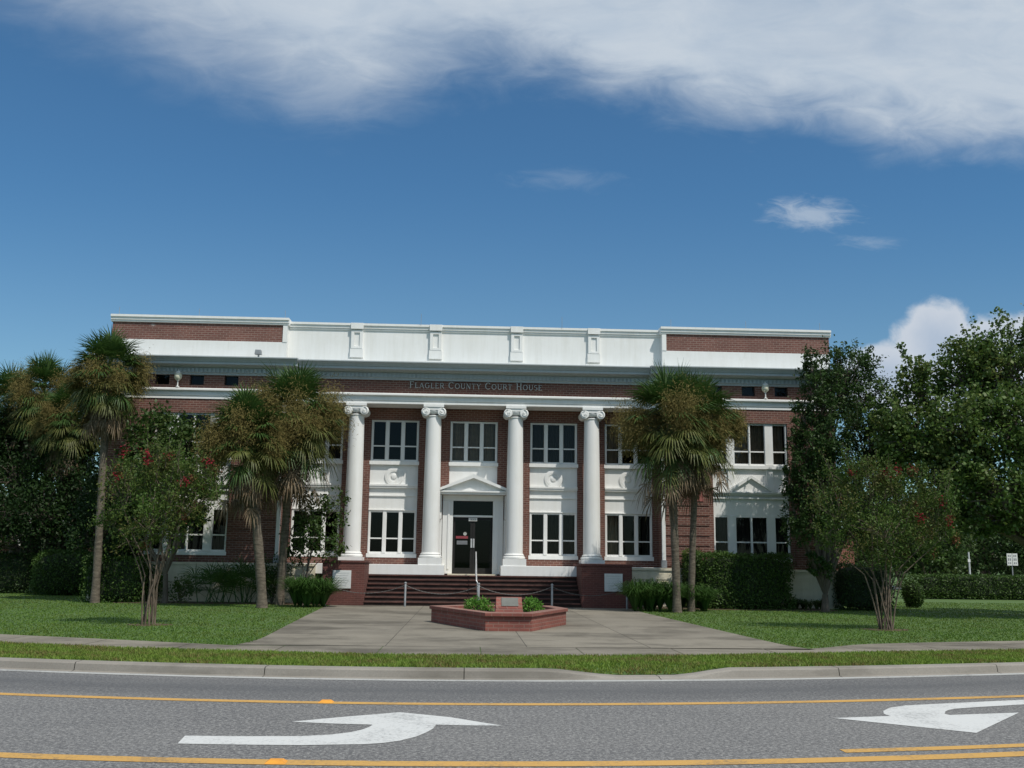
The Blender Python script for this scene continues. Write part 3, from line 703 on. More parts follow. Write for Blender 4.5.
for sx in (-1, 1):
    a, b = (DX-.786, DX-.004) if sx < 0 else (DX+.004, DX+.786)
    f = MB(); wallholes(f, a, b, 1.14, 3.338, YR+.04, .05, [(a+.09, b-.09, 1.36, 3.23)])
    df = f.build('door', DARKM, B)
    MB().add([(a+.08, YR+.06, 1.35), (b-.08, YR+.06, 1.35), (b-.08, YR+.06, 3.24), (a+.08, YR+.06, 3.24)], [(0, 1, 2, 3)]).build('pane', GLASS, df)
    hx = DX+sx*.045; hb = MB(); hb.tube([(hx, YR+.038, 2.18), (hx, YR-.02, 2.18), (hx, YR-.02, 2.48), (hx, YR+.038, 2.48)], .014, 6); hb.box(hx-.032, hx+.032, YR+.03, YR+.038, 2.15, 2.5) ; hb.build('handle', ALU, df)
    if sx < 0:
        sg = MB(); sg.box(DX-.66, DX-.18, YR+.02, YR+.03, 2.50, 2.60); sg.build('red_notice', REDS, df)
        sg = MB(); sg.box(DX-.62, DX-.20, YR+.021, YR+.03, 2.27, 2.42); sg.build('pale_notice', simple('notice_grey', (.16, .165, .175), .5), df)
        sg = MB(); sg.lathe_y([(.07, 0), (.07, .01)], DX-.30, 2.69, YR+.021, 18); sg.build('round_sticker', simple('sticker', (.4, .4, .37), .5), df)
sg = MB().box(DX-.17, DX+.17, YR+.0, YR+.018, 3.19, 3.32); nb = sg.build('number_plate', PLATE, ds)
q = MB()
for i in range(3):
    x = DX-.10+i*.075; q.box(x, x+.05, YR-.004, YR-.001, 3.22, 3.235); q.box(x, x+.05, YR-.004, YR-.001, 3.275, 3.29); q.box(x+.04, x+.052, YR-.005, YR-.0012, 3.22, 3.29)
q.build('digits', DARKM, nb)
MB().box(DX-.95, DX+.95, 39.35, YR+.12, 1.06, 1.13).build('threshold', CREAM, B)
# stairs and cheek walls
st = MB(); xa, xb = CX-3.88, CX+4.0
for i in range(7):
    y0_ = 37.12+i*.27; st.box(xa, xb, y0_, 38.75 if i < 6 else 40, i*.155+(0 if i == 0 else .001), (i+1)*.155-.05)
    nz = MB().box(xa+.002, xb-.002, y0_-.04, y0_+.3 if i < 6 else 40, (i+1)*.155-.049, (i+1)*.155); nz.build('stair_tread', BRICKD, B, bevel=.008)
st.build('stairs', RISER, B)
def cheek(x0, x1, zt):
    c = MB(); c.box(x0, x1, 37.0, 39.68, 0, zt-.085); c.box(x0-.03, x1+.03, 36.97, 39.7, zt-.083, zt); return c.build('cheek_wall', BRICKS, B, bevel=.008)
c1 = cheek(CX-5.40, CX-3.885, 1.6); c2 = cheek(CX+4.30-.29, CX+5.86, 1.58)
for co, x in ((c1, -4.46), (c2, 5.39)):
    pb = MB().box(x-.33, x+.33, 36.94, 36.998, .60, 1.24).build('plaque', PLATE, co, bevel=.006)
    q = MB()
    for i in range(6):
        wl = .26-(i % 3)*.04; q.box(x-wl, x+wl, 36.934, 36.938, 1.14-i*.085, 1.155-i*.085)
    q.build('engraved_line', simple('engraving', (.50, .50, .485), .7), pb)
# downpipes
for s in (-1, 1):
    x = CX+s*7.36; q = MB(); q.box(x-.07, x+.07, YW-.04, YW+.06, 1.75, 7.66); dp = q.build('downpipe', ALU if 0 else WHITE, B, bevel=.01)
    q = MB(); q.box(x-.10, x+.10, YW-.08, YW+.10, 1.47, 1.75); q.box(x-.09, x+.09, YW-.06, YW+.08, 4.3, 4.36); q.build('pipe_shoe', STEEL, dp)
# inscription: roman capitals
def letter(mb, ch_, x, z, h, y0, y1):
    T, t = .15*h, .085*h
    def bar(ax, az, bx, bz, wd):
        d_ = Vector((bx-ax, bz-az)); L_ = d_.length
        if L_ == 0: return
        nrm = Vector((-d_.y, d_.x))/L_*wd/2
        p = [(ax-nrm.x, az-nrm.y), (bx-nrm.x, bz-nrm.y), (bx+nrm.x, bz+nrm.y), (ax+nrm.x, az+nrm.y)]
        mb.prism_xz([(x+a*h, z+b*h) for a, b in p], y0, y1)
    T, t, sf = .115, .055, .07
    def arc(cx_, cz_, rx, rz, a0, a1, n=14):
        for i in range(n):
            A, B_ = math.radians(a0+(a1-a0)*i/n), math.radians(a0+(a1-a0)*(i+1)/n)
            wm = t+(T-t)*abs(math.cos((A+B_)/2))
            bar(cx_+rx*math.cos(A), cz_+rz*math.sin(A), cx_+rx*math.cos(B_), cz_+rz*math.sin(B_), wm)
    def serif(cx_, cz_, wd=.26): bar(cx_-wd/2, cz_, cx_+wd/2, cz_, .05)
    def stem(cx_, wd=T): bar(cx_, 0, cx_, 1, wd); serif(cx_, .02); serif(cx_, .98)
    c = ch_
    if c == 'F': stem(.15); bar(.15, .95, .6, .95, t); bar(.15, .52, .48, .52, t); bar(.6, .98, .6, .8, .05); bar(.48, .6, .48, .44, .05); w_ = .66
    elif c == 'L': stem(.15); bar(.15, .05, .62, .05, t); bar(.62, .02, .62, .22, .05); w_ = .66
    elif c == 'A': bar(.06, 0, .42, 1, t); bar(.42, 1, .78, 0, T); bar(.2, .36, .64, .36, t); serif(.06, .02, .2); serif(.78, .02, .24); w_ = .84
    elif c == 'G': arc(.45, .5, .37, .46, 45, 315); bar(.74, .42, .74, .12, T); serif(.72, .44); w_ = .9
    elif c == 'E': stem(.15); bar(.15, .95, .6, .95, t); bar(.15, .52, .5, .52, t); bar(.15, .05, .64, .05, t); bar(.6, .98, .6, .82, .05); bar(.64, .02, .64, .2, .05); w_ = .7
    elif c == 'R': stem(.15); bar(.15, .95, .45, .95, t); bar(.15, .5, .45, .5, t); arc(.43, .725, .2, .225, 90, -90, 9); bar(.4, .5, .76, .02, T*.9); w_ = .8
    elif c == 'C': arc(.45, .5, .37, .46, 48, 312); bar(.70, .95, .70, .74, .05); w_ = .82
    elif c == 'O': arc(.46, .5, .38, .46, 0, 360, 22); w_ = .92
    elif c == 'U': bar(.15, .98, .15, .36, T); arc(.42, .36, .27, .32, 180, 360); bar(.69, .98, .69, .36, t); serif(.15, .98); serif(.69, .98, .22); w_ = .84
    elif c == 'N': bar(.12, 0, .12, 1, t); bar(.12, 1, .72, 0, T); bar(.72, 0, .72, 1, t); serif(.12, .02, .22); serif(.1, .98, .2); serif(.72, .98, .22); w_ = .86
    elif c == 'T': bar(.36, 0, .36, 1, T); serif(.36, .02); bar(.04, .95, .68, .95, t); bar(.04, .98, .04, .8, .05); bar(.68, .98, .68, .8, .05); w_ = .74
    elif c == 'Y': bar(.06, 1, .38, .48, T); bar(.7, 1, .38, .48, t); bar(.38, .48, .38, 0, T); serif(.38, .02); serif(.06, .98, .2); serif(.7, .98, .2); w_ = .78
    elif c == 'H': stem(.15); stem(.68); bar(.15, .52, .68, .52, t); w_ = .84
    elif c == 'S': arc(.32, .73, .22, .22, 40, 250, 10); arc(.32, .27, .24, .24, 80, -140, 10); w_ = .62
    else: w_ = .35
    return w_*h
def phrase(mb, x, scale_):
    big, sm = .27*scale_, .215*scale_
    for wd in ('FLAGLER', 'COUNTY', 'COURT', 'HOUSE'):
        for i, c in enumerate(wd):
            h_ = big if i == 0 else sm
            x += letter(mb, c, x, 8.30, h_, YC-.045, YC+.018)+.035
        x += .13
    return x-.13
xe = phrase(MB(), 0, 1.0); sc_ = 5.25/xe
mb = MB(); xe = phrase(mb, -2.36, sc_); mb.build('inscription', LETTER, B)
# lanterns on the wing ledge, floodlight
for i, (px_, py_) in enumerate(((177.4, 385), (765.8, 400))):
    q = at(px_, py_, YW-.12); x = q[0]; z = 8.085
    p = MB().lathe([(.07, z), (.07, z+.03), (.025, z+.05), (.025, z+.24), (.06, z+.27), (.08, z+.28)], x, YW-.10, 12).build('lantern', WHITE, B, smooth=True)
    MB().lathe([(.08, z+.282), (.135, z+.34), (.15, z+.44), (.12, z+.53)], x, YW-.10, 16).build('lamp_glass', GLOBE, p, smooth=True)
    MB().lathe([(.13, z+.532), (.10, z+.59), (.045, z+.63), (.02, z+.71)], x, YW-.10, 12).build('lamp_cap', WHITE, p, smooth=True)
q = at(258.6, 354, YW-.2); x = q[0]
fl = MB().box(x-.03, x+.03, YW-.22, YW-.16, 9.27, 9.40).build('floodlight', STEEL, B)
MB().prism_xz([(x-.13, 9.40), (x+.13, 9.40), (x+.11, 9.58), (x-.11, 9.58)], YW-.34, YW-.14).build('lamp_head', STEEL, fl, bevel=.01)
# ------------------------------------------------------------------ handrail, chain barrier, planter
hr = empty('handrail', (at(477, 590, 37.6)[0], 37.4, 0), 'single slim metal handrail rising up the middle of the brick steps', 'handrail')
x = hr.location.x
MB().tube([(x+.04, 37.0, 0), (x, 37.0, .86), (x-.03, 37.05, .93), (x-.05, 38.8, 1.95), (x-.05, 39.0, 1.97), (x-.05, 39.05, 1.9)], .024, 8).build('rail', ALU, hr, smooth=True)
MB().tube([(x-.05, 38.85, 1.07), (x-.05, 38.85, 1.94)], .022, 8).build('post', ALU, hr)
posts = [gnd(*p) for p in ((325, 608), (405, 607.5), (478.5, 608), (552, 608), (627, 609.5))]; posts = [(a, 36.3) for a, b in posts]
posts = [(at(px_, 600, 36.3)[0], 36.3) for px_ in (325, 405, 478.5, 552, 627)]
cb_ = empty('chain_barrier', (posts[2][0], 36.3, 0), 'low chain slung between five steel posts across the foot of the steps', 'chain barrier')
for a, b in posts:
    p = MB().lathe([(.038, .0), (.038, .80), (.03, .81)], a, b, 12).build('post', STEEL, cb_, smooth=True)
    MB().lathe([(.05, .812), (.05, .84), (.02, .87)], a, b, 12).build('post_cap', STEEL, p, smooth=True)
for p0, p1 in zip(posts[:-1], posts[1:]):
    q = MB(); n = 46; prev = None
    for i in range(n):
        t0, t1 = i/n, (i+1.25)/n
        f = lambda t: (p0[0]+(p1[0]-p0[0])*t, 36.3, .76-.30*4*t*(1-t))
        a, b = Vector(f(t0)), Vector(f(min(t1, 1))); off = Vector((0, .008, 0)) if i % 2 else Vector((0, 0, .008))
        q.tube([a+off, b+off], .0075, 5); q.tube([a-off, b-off], .0075, 5)
    q.build('chain', CHAINM, cb_)
plc = (1.0, 26.4)
pv_ = [gnd(430, 622), gnd(485, 631.5), gnd(532, 632), gnd(567, 625), (2.35, 28.4), (.1, 28.5)]
planter = empty('planter', (plc[0], plc[1], 0), 'low six sided red brick planter with a projecting coping on the driveway', 'planter')
def inset(pts, k_):
    c = np.mean(pts, axis=0); return [tuple(c+(np.array(p)-c)*k_) for p in pts]
def ring(mb, po, pi, z0, z1):
    n = len(po); mb.add([(*p, z0) for p in po]+[(*p, z1) for p in po]+[(*p, z0) for p in pi]+[(*p, z1) for p in pi],
        sum([[(i, (i+1) % n, n+(i+1) % n, n+i), (n+i, n+(i+1) % n, 3*n+(i+1) % n, 3*n+i), (2*n+(i+1) % n, 2*n+i, 3*n+i, 3*n+(i+1) % n), (i, 2*n+i, 2*n+(i+1) % n, (i+1) % n)] for i in range(n)], []))
q = MB(); ring(q, inset(pv_, .985), inset(pv_, .84), 0, .345); q.build('wall', BRICKP, planter)
q = MB(); ring(q, inset(pv_, 1.015), inset(pv_, .82), .347, .43); q.build('coping', BRICKP, planter, bevel=.008)
MB().prism_xy(inset(pv_, .83), .2, .36).build('soil', MULCH, planter)
q0 = at(495, 609, 25.6)[0]; q1 = at(523, 609, 25.6)[0]
mk = empty('memorial_marker', ((q0+q1)/2, 25.7, .36), 'small slanted red brick marker with a bronze plate inside the planter', 'marker')
MB().add([(q0, 25.45, .36), (q1, 25.45, .36), (q1, 25.95, .36), (q0, 25.95, .36), (q0+.02, 25.5, .48), (q1-.02, 25.5, .48), (q1-.03, 25.75, .74), (q0+.03, 25.75, .74), (q0+.03, 25.93, .72), (q1-.03, 25.93, .72)],
        [(0, 1, 5, 4), (4, 5, 6, 7), (7, 6, 9, 8), (8, 9, 2, 3), (0, 4, 7, 8, 3), (1, 2, 9, 6, 5)]).build('stone', BRICKP, mk, bevel=.006)
def slab(t): # point on slanted face
    return 25.5+.25*t, .48+.26*t
(ya, za), (yb, zb_) = slab(.14), slab(.9); xa, xb = q0+.16, q1-.12; e = .012
MB().add([(xa, ya-e, za+e), (xb, ya-e, za+e), (xb, yb-e, zb_+e), (xa, yb-e, zb_+e), (xa, ya+.002, za+.002), (xb, ya+.002, za+.002), (xb, yb+.002, zb_+.002), (xa, yb+.002, zb_+.002)], [(0, 1, 2, 3), (0, 4, 5, 1), (1, 5, 6, 2), (2, 6, 7, 3), (3, 7, 4, 0)]).build('plate', BRONZE, mk)
# ------------------------------------------------------------------ plants
def blobpts(c, r, n, shell=.5, flat_=1.0, sub=None, subr=.28):
    """clumpy points in an ellipsoid"""
    c = np.array(c); r = np.array(r, float) if hasattr(r, '__len__') else np.array([r, r, r], float)
    ns = sub or max(10, int(n/45)); d = unit(RNG.normal(size=(ns, 3))); rad = RNG.uniform(shell**3, 1, (ns, 1))**(1/3)
    rad *= RNG.uniform(.8, 1.12, (ns, 1)); S = d*rad
    idx = RNG.integers(0, ns, n); P = S[idx]+RNG.normal(size=(n, 3))*subr*RNG.uniform(.4, 1, (ns, 1))[idx]
    return c+P*r, c+S*r
def limb(mb, a, b, r0_, r1_, bendy=.12, n=6):
    a, b = Vector(a), Vector(b); L_ = (b-a).length; o = Vector(RNG.normal(size=3)*bendy*L_*.5); pts = []; rs = []
    for i in range(n+1):
        t = i/n; pts.append(a.lerp(b, t)+o*math.sin(math.pi*t)+Vector((0, 0, L_*.08*math.sin(math.pi*t)))); rs.append(r0_+(r1_-r0_)*t)
    mb.tube(pts, rs, 7); return pts
def tree(name, label, cat, base, blobs, nleaf, size, lm, bark=BARK, trunk_r=.18, fork=.35, group=None, stems=1, aspect=.5, flowers=0, seeds=0, shell=.45, twig=.5, subr=.26, up=.35, shoots=0, slen=.7):
    """base (X,Y); blobs: (px,py,rx_px,rz_px,Y[,weight])"""
    root = empty(name, (base[0], base[1], 0), label, cat, group)
    tm = MB(); P = []; cs = []
    wts = [b[2]*b[3] for b in blobs]; tot = sum(wts)
    zlow = min(at(b[0], b[1]+b[3], b[4])[2] for b in blobs)
    forkz = max(.4, zlow*fork+.2)
    st_ = []
    if stems == 1:
        ctop = Vector((base[0]+RNG.normal()*.1, base[1], forkz)); tm.tube([(base[0], base[1], -.05), (base[0], base[1], .25), tuple(ctop)], [trunk_r*1.35, trunk_r, trunk_r*.8], 9); st_ = [ctop]
    for bi, b in enumerate(blobs):
        c = np.array(at(b[0], b[1], b[4])); s_ = b[4]/1000; r = (b[2]*s_, min(b[2], b[3]*1.3)*s_*.9, b[3]*s_)
        n = int(nleaf*wts[bi]/tot); p, S = blobpts(c, r, n, shell, subr=subr); P.append(p); cs.append((c, S))
        if stems == 1: src = ctop
        else:
            a = 2*math.pi*bi/len(blobs); src = Vector((base[0]+.16*math.cos(a), base[1]+.16*math.sin(a), 0))
        if stems > 1:
                mid = Vector((base[0]+(c[0]-base[0])*.33, base[1]+(c[1]-base[1])*.33, max(.5, (c[2]-r[2]*.6)*.62)))
                limb(tm, src, mid, trunk_r, trunk_r*.7, .06); src = mid
        pts = limb(tm, src, c-np.array([0, 0, r[2]*.35]), trunk_r*(.55 if stems == 1 else .7), trunk_r*.22, .10)
        hub = Vector(pts[-1])
        for q in S[RNG.permutation(len(S))[:int(len(S)*twig)]]: limb(tm, hub if RNG.random() < .6 else pts[-2], q, trunk_r*.16, .008, .12, 3)
    if shoots:
        ax = np.array([base[0], base[1], 0])
        for j in range(shoots):
            bi = RNG.choice(len(cs), p=np.array(wts)/tot); c, S = cs[bi]; top = S[RNG.integers(len(S))]
            if top[2] < c[2]: continue
            o_ = top-ax; o_[2] = 0; dr_ = unit((np.array([0, 0, 1.])+o_*.12+RNG.normal(size=3)*.12)[None])[0]; L_ = slen*RNG.uniform(.6, 1.2)
            tm.tube([top-dr_*.2, top+dr_*L_], [.008, .003], 4)
            k_ = 46; tt = RNG.uniform(0, 1, (k_, 1)); P.append(top+dr_*L_*tt+RNG.normal(size=(k_, 3))*np.array([1, 1, .5])*(.05+.6*size*(1-tt)))
    tm.build('trunk', bark, root, smooth=True)
    P = np.concatenate(P); P = P[P[:, 2] > .1]
    npmesh('crown', leaves(P, size, aspect, up), 4, lm, root)
    def puffs(k_, m, nm, spots=None, rr=.11, nn=50):
        V = []
        for j in range(k_):
            if spots: px_, py_, Y_ = spots[j % len(spots)]; q = np.array(at(px_, py_, Y_))
            else:
                c, S = cs[RNG.integers(len(cs))]; q = S[RNG.integers(len(S))]
            V.append(leaves(q+RNG.normal(size=(nn, 3))*np.array([rr, rr, rr*1.3])*.5, .05, .8))
        tag(npmesh(nm, np.concatenate(V), 4, m, root), kind='stuff' if nm == 'seed_heads' else None)
    if flowers: puffs(len(flowers), L_FLOW, 'blossom', flowers)
    if seeds: puffs(seeds, L_SEED, 'seed_heads')
    return root
def frond(base, az, el, L_, fan, droop, nl=22, wid=.035):
    """one fan leaf; returns triangles/quads (N*4,3)"""
    d = np.array([math.cos(az)*math.cos(el), math.sin(az)*math.cos(el), math.sin(el)])
    side = np.array([-math.sin(az), math.cos(az), 0.0]); upv = np.cross(side, d)*-1
    if upv[2] < 0: upv = -upv
    hub = base+d*L_+np.array([0, 0, -droop*L_*.25]); out = []
    out.append([base-side*.02, base+side*.02, hub+side*.012, hub-side*.012])
    d2 = unit(d+np.array([0, 0, -droop*.5]))
    for i in range(nl):
        a = (i/(nl-1)-.5)*2*1.75; ll = fan*(1-.30*abs(a)/1.75)*RNG.uniform(.88, 1.08)
        ld = d2*math.cos(a)+side*math.sin(a)+upv*(.10*RNG.normal()+.12); ld = unit(ld)
        p0 = hub; p1 = hub+ld*ll*.55+np.array([0, 0, -droop*ll*.10]); p2 = p1+unit(ld+np.array([0, 0, -droop*1.1-.25]))*ll*.5
        wv = unit(np.cross(ld, upv))*wid
        out.append([p0-wv*.15, p0+wv*.15, p1+wv*.5, p1-wv*.5]); out.append([p1-wv*.5, p1+wv*.5, p2+wv*.05, p2-wv*.05])
    return np.array(out).reshape(-1, 3)
def palm(label, bx, by, crown_px, Y, rad_px, tall=1.0, tr=.2, seed=0, group='cabbage palms around the courthouse', fruit=1.0, dead=1.0, lean=None):
    root = empty('palm_tree', (bx, by, 0), label, 'palm tree', group)
    c = np.array(at(crown_px[0], crown_px[1], Y)); R_ = rad_px*Y/1000
    tm = MB(); pts = []; rs = []
    for i in range(19):
        t = i/18; pts.append((bx+(c[0]-bx)*t**1.2, by+(c[1]-by)*t**1.2, c[2]*t-.03*(i == 0))); rs.append(tr*(1.25 if i == 0 else 1+.05*math.sin(i*2.1)-.10*t))
    tm.tube(pts, rs, 12); tm.build('trunk', BARKP, root, smooth=True)
    G = []; G2 = []; D = []; Fr = []
    ng = 92; ph = RNG.uniform(0, 6.28); tl = RNG.normal()*.12
    for i in range(ng):
        az = ph+i*2.399963+RNG.normal()*.25; t = i/ng; el = 1.5-2.15*t**.8+RNG.normal()*.14+tl*math.cos(az)
        L_ = R_*.58*RNG.uniform(.7, 1.1); fan = R_*.46*RNG.uniform(.8, 1.15)
        (G if t < .74 else G2).append(frond(c+np.array([0, 0, .12*(1-t)]), az, el, L_, fan, .10+.5*t, 26, .05))
    for i in range(int(26*dead)):      # yellowing, hanging
        az = i*2.399963+1; el = -.35-.7*RNG.random()
        (G2 if i % 3 else G).append(frond(c-np.array([0, 0, .1]), az, el, R_*.68*RNG.uniform(.7, 1.15), R_*.5, .8, 22, .04))
    for i in range(int(44*dead)):
        az = i*2.399963+.5; el = -.8-.65*RNG.random()
        D.append(frond(c-np.array([0, 0, .15+.3*RNG.random()]), az, el, R_*.78*RNG.uniform(.55, 1.15), R_*.42*RNG.uniform(.6, 1.2), 1.2, 16, .045))
    for i in range(int(13*fruit)):
        az = ph+i*2.399963+RNG.normal()*.3; rr = R_*RNG.uniform(.55, .8); q = c+np.array([math.cos(az)*rr, math.sin(az)*rr, R_*RNG.uniform(-.30, .24)])
        n = 1500; P = q+RNG.normal(size=(n, 3))*np.array([.095, .095, .145])*R_*RNG.uniform(.7, 1.35)
        d_ = unit(RNG.normal(size=(n, 3))*.8+np.array([math.cos(az)*.3, math.sin(az)*.3, -.7])); L_ = RNG.uniform(.05, .13, (n, 1)); s_ = unit(np.cross(d_, RNG.normal(size=(n, 3))))*.008
        Fr.append(np.stack([P-s_, P+s_, P+d_*L_+s_*.5, P+d_*L_-s_*.5], 1).reshape(-1, 3))
        k_ = unit((q-c)[None])[0]; sd = np.cross(k_, [0, 0, 1.])*.012
        Fr.append(np.array([c-sd, c+sd, q+sd, q-sd]))
    npmesh('crown', np.concatenate(G), 4, L_PALM, root); npmesh('lower_fronds', np.concatenate(G2), 4, L_PALM2, root)
    if D: npmesh('dead_fronds', np.concatenate(D), 4, L_DEAD, root)
    if Fr: npmesh('fruit_stalks', np.concatenate(Fr), 4, L_FRUIT, root)
    return root
def base_at(px, Y): return at(px, 600, Y)[0], Y
palm('tall palm beside the left corner of the courthouse, the highest crown on the left', *base_at(95, 36.6), (108, 374), 36.6, 44, tr=.14)
palm('stout palm with a straight dark trunk, left one of the pair on the left lawn', *gnd(262, 608), (248, 438), 34, 52, tr=.165, fruit=1.8, dead=.6)
palm('palm leaning right with a brown tufted crown, right one of the left lawn pair', *gnd(279.5, 605), (294, 420), 35.6, 58, tr=.15, fruit=1.9, dead=.7)
palm('palm with a pale trunk rising from the bush right of the steps', at(677, 600, 34.3)[0], 34.3, (670, 422), 34.1, 60, tr=.14, fruit=1.5, dead=.55)
palm('slimmer palm just behind the pale trunked palm right of the steps', *base_at(691, 35.2), (697, 424), 35, 54, tr=.12, fruit=1.4, dead=.6)
palm('distant palm with a ragged brown crown at the left edge', *base_at(12, 50), (10, 408), 50, 44)
palm('distant palm with its crown touching the tall palm on its left', *base_at(50, 48), (44, 396), 48, 44)
palm('lower palm just left of the tall palm', *base_at(74, 46), (72, 420), 46, 40)
# crape myrtles
tree('crape_myrtle', 'multi stemmed crape myrtle with a few red blossoms on the left lawn', 'tree', gnd(148, 625),
     [(124, 490, 26, 34, 25), (170, 494, 30, 36, 25.2), (150, 470, 30, 26, 25.6), (196, 500, 26, 24, 24.8), (115, 520, 20, 18, 25.4), (150, 520, 24, 20, 24.6), (205, 478, 16, 16, 25.2), (135, 535, 22, 18, 25.3), (170, 535, 22, 16, 25), (150, 455, 16, 16, 25.2), (185, 470, 16, 20, 24.8)],
     9500, .08, L_MYR, BARKM, .021, stems=7, shoots=70, slen=.55, group='crape myrtles on the lawns', flowers=[(124, 452, 25), (146, 455, 24.8), (148, 461, 24.8), (170, 457, 25), (209, 461, 25), (117, 476, 24.7), (185, 481, 24.5)], seeds=10, shell=.1, aspect=.45)
tree('crape_myrtle', 'wide vase shaped crape myrtle with red blossoms on the right lawn', 'tree', gnd(886, 630),
     [(838, 510, 28, 28, 26), (868, 495, 32, 36, 26.3), (905, 500, 34, 36, 26.2), (932, 515, 26, 26, 25.8), (885, 530, 44, 24, 25.6), (850, 540, 30, 16, 26.6), (925, 540, 26, 18, 26.4), (824, 532, 15, 14, 26), (845, 478, 16, 20, 26.2), (885, 478, 20, 18, 26.2), (915, 478, 14, 16, 26), (870, 555, 36, 16, 26), (900, 555, 26, 14, 26.3), (945, 530, 12, 14, 25.6)],
     15000, .08, L_MYR, BARKM, .021, stems=9, shoots=150, slen=.7, group='crape myrtles on the lawns', flowers=[(851, 473, 26), (886, 472, 26), (898, 469, 26), (912, 470, 26), (921, 517, 25.2), (949, 521, 25.4), (942, 503, 25.4)], seeds=16, shell=.1, aspect=.45)
# broadleaf trees
tree('broadleaf_tree', 'dark glossy leaved tree in front of the left wing windows', 'tree', base_at(165, 37),
     [(150, 435, 26, 28, 36.8), (185, 445, 26, 30, 36.6), (135, 470, 24, 30, 37), (205, 475, 16, 28, 36.8), (165, 485, 36, 34, 36.4), (130, 515, 20, 20, 37), (190, 515, 22, 18, 37)], 11000, .17, L_MID, trunk_r=.1, aspect=.6, shell=.3)
tree('oak_tree', 'dense dark oak filling the space behind the left hedges', 'tree', base_at(40, 47),
     [(20, 470, 44, 36, 47), (65, 478, 36, 34, 46), (0, 510, 50, 30, 46), (-20, 440, 40, 40, 48), (40, 435, 40, 34, 48.5), (80, 430, 26, 30, 47), (0, 540, 40, 16, 45), (60, 538, 40, 14, 45), (45, 512, 46, 28, 45), (90, 505, 26, 34, 45), (100, 480, 18, 26, 42), (-40, 450, 50, 60, 47), (110, 530, 24, 22, 44), (60, 450, 30, 26, 48), (15, 440, 30, 24, 49), (85, 455, 18, 30, 46)], 52000, .15, L_OAK, trunk_r=.3, aspect=.55, shell=.25)
tree('shade_tree', 'low dark leafy tree hiding the left corner of the courthouse', 'tree', base_at(108, 38),
     [(112, 505, 18, 22, 37.8), (128, 535, 20, 24, 37.8), (88, 530, 22, 30, 38), (112, 560, 26, 22, 37.8)], 6500, .12, L_OAK, trunk_r=.1, aspect=.6, shell=.2)
tree('small_tree', 'slim young tree beside the left brick pier of the steps', 'tree', base_at(303, 36.8),
     [(308, 512, 18, 22, 36.8), (330, 508, 16, 20, 36.9), (315, 535, 24, 20, 36.6), (335, 545, 12, 14, 36.8), (300, 550, 14, 14, 36.8)], 2600, .13, L_MID, trunk_r=.045, shell=.2, aspect=.6)
tree('laurel_tree', 'tall loose dark tree at the right corner of the courthouse', 'tree', base_at(825, 36),
     [(848, 368, 30, 26, 35.9), (822, 395, 30, 30, 35.6), (862, 400, 32, 32, 35.8), (835, 435, 40, 34, 35.3), (808, 455, 24, 34, 35.2), (870, 445, 30, 34, 35.8), (825, 490, 38, 36, 35.2), (800, 520, 18, 30, 35.3), (845, 525, 34, 24, 35.6), (868, 490, 30, 36, 35.8), (812, 366, 16, 20, 35.6), (805, 420, 16, 20, 35.3), (878, 430, 20, 28, 36.2), (885, 470, 20, 40, 36.2), (820, 560, 14, 18, 35.6), (790, 480, 12, 24, 35.3)], 44000, .12, L_DARK, trunk_r=.13, shell=.3, aspect=.5, subr=.13, shoots=120, slen=.7)
bt = tree('sycamore_tree', 'large leafy tree with pale broad leaves at the right edge', 'tree', base_at(1065, 34.5),
     [(920, 388, 26, 32, 33.7), (965, 372, 36, 36, 33.2), (1005, 365, 36, 40, 32.7), (1060, 360, 50, 50, 33.2), (920, 435, 40, 40, 33.2), (970, 430, 46, 44, 32.2), (1015, 430, 44, 46, 31.7), (1070, 440, 60, 60, 32.2), (945, 475, 40, 30, 32.4), (1000, 490, 46, 34, 31.4), (1060, 510, 50, 36, 32.2), (985, 520, 36, 16, 32.2), (1120, 400, 50, 80, 34.2), (893, 415, 18, 24, 34.2), (1040, 340, 30, 26, 33.2), (900, 450, 26, 34, 34.0), (930, 510, 40, 24, 33.2)], 70000, .13, L_SYC, trunk_r=.32, aspect=.75, shell=.3, fork=.6, subr=.17, up=.2, shoots=260, slen=.8)
# far woods: trees behind
far = [(-60, 500, 60, 60, 75, 0), (-150, 480, 70, 90, 80, 1), (960, 545, 60, 26, 85, 2), (1030, 530, 60, 44, 90, 1), (900, 530, 60, 40, 80, 0), (1110, 500, 90, 70, 85, 2), (30, 530, 50, 34, 70, 1), (100, 520, 40, 40, 66, 0), (1220, 480, 100, 100, 90, 0), (-300, 470, 120, 110, 90, 2), (865, 545, 30, 26, 70, 2), (990, 520, 60, 40, 78, 0), (1060, 545, 60, 30, 76, 2), (930, 530, 40, 34, 72, 1)]
lab = ['beyond the left hedges at the photo edge', 'far off to the left beyond the lawn', 'behind the low hedge on the right, in the middle', 'behind the road signs on the right', 'seen past the courthouse right corner', 'behind the large tree at the right edge', 'in the gap under the oak on the left', 'behind the tall palm trunk', 'farthest right beyond the street', 'farthest left beyond the oak', 'low down behind the laurel tree', 'dark and broad behind the slim pale post', 'just right of the road signs', 'between the right crape myrtle and the low hedge']
for (px_, py_, rx, rz, Y_, kx), lb in zip(far, lab):
    tree('background_tree', 'dark bushy tree '+lb, 'tree', base_at(px_, Y_), [(px_-rx*.4, py_, rx*.6, rz, Y_), (px_+rx*.4, py_+4, rx*.6, rz*.9, Y_+1), (px_, py_-rz*.3, rx*.6, rz*.8, Y_+2), (px_, 562, rx*.9, 16, Y_)], 8000, .32, L_DARK if kx != 1 else L_MID, trunk_r=.25, group='trees in the background', aspect=.6, shell=.2, twig=.1)
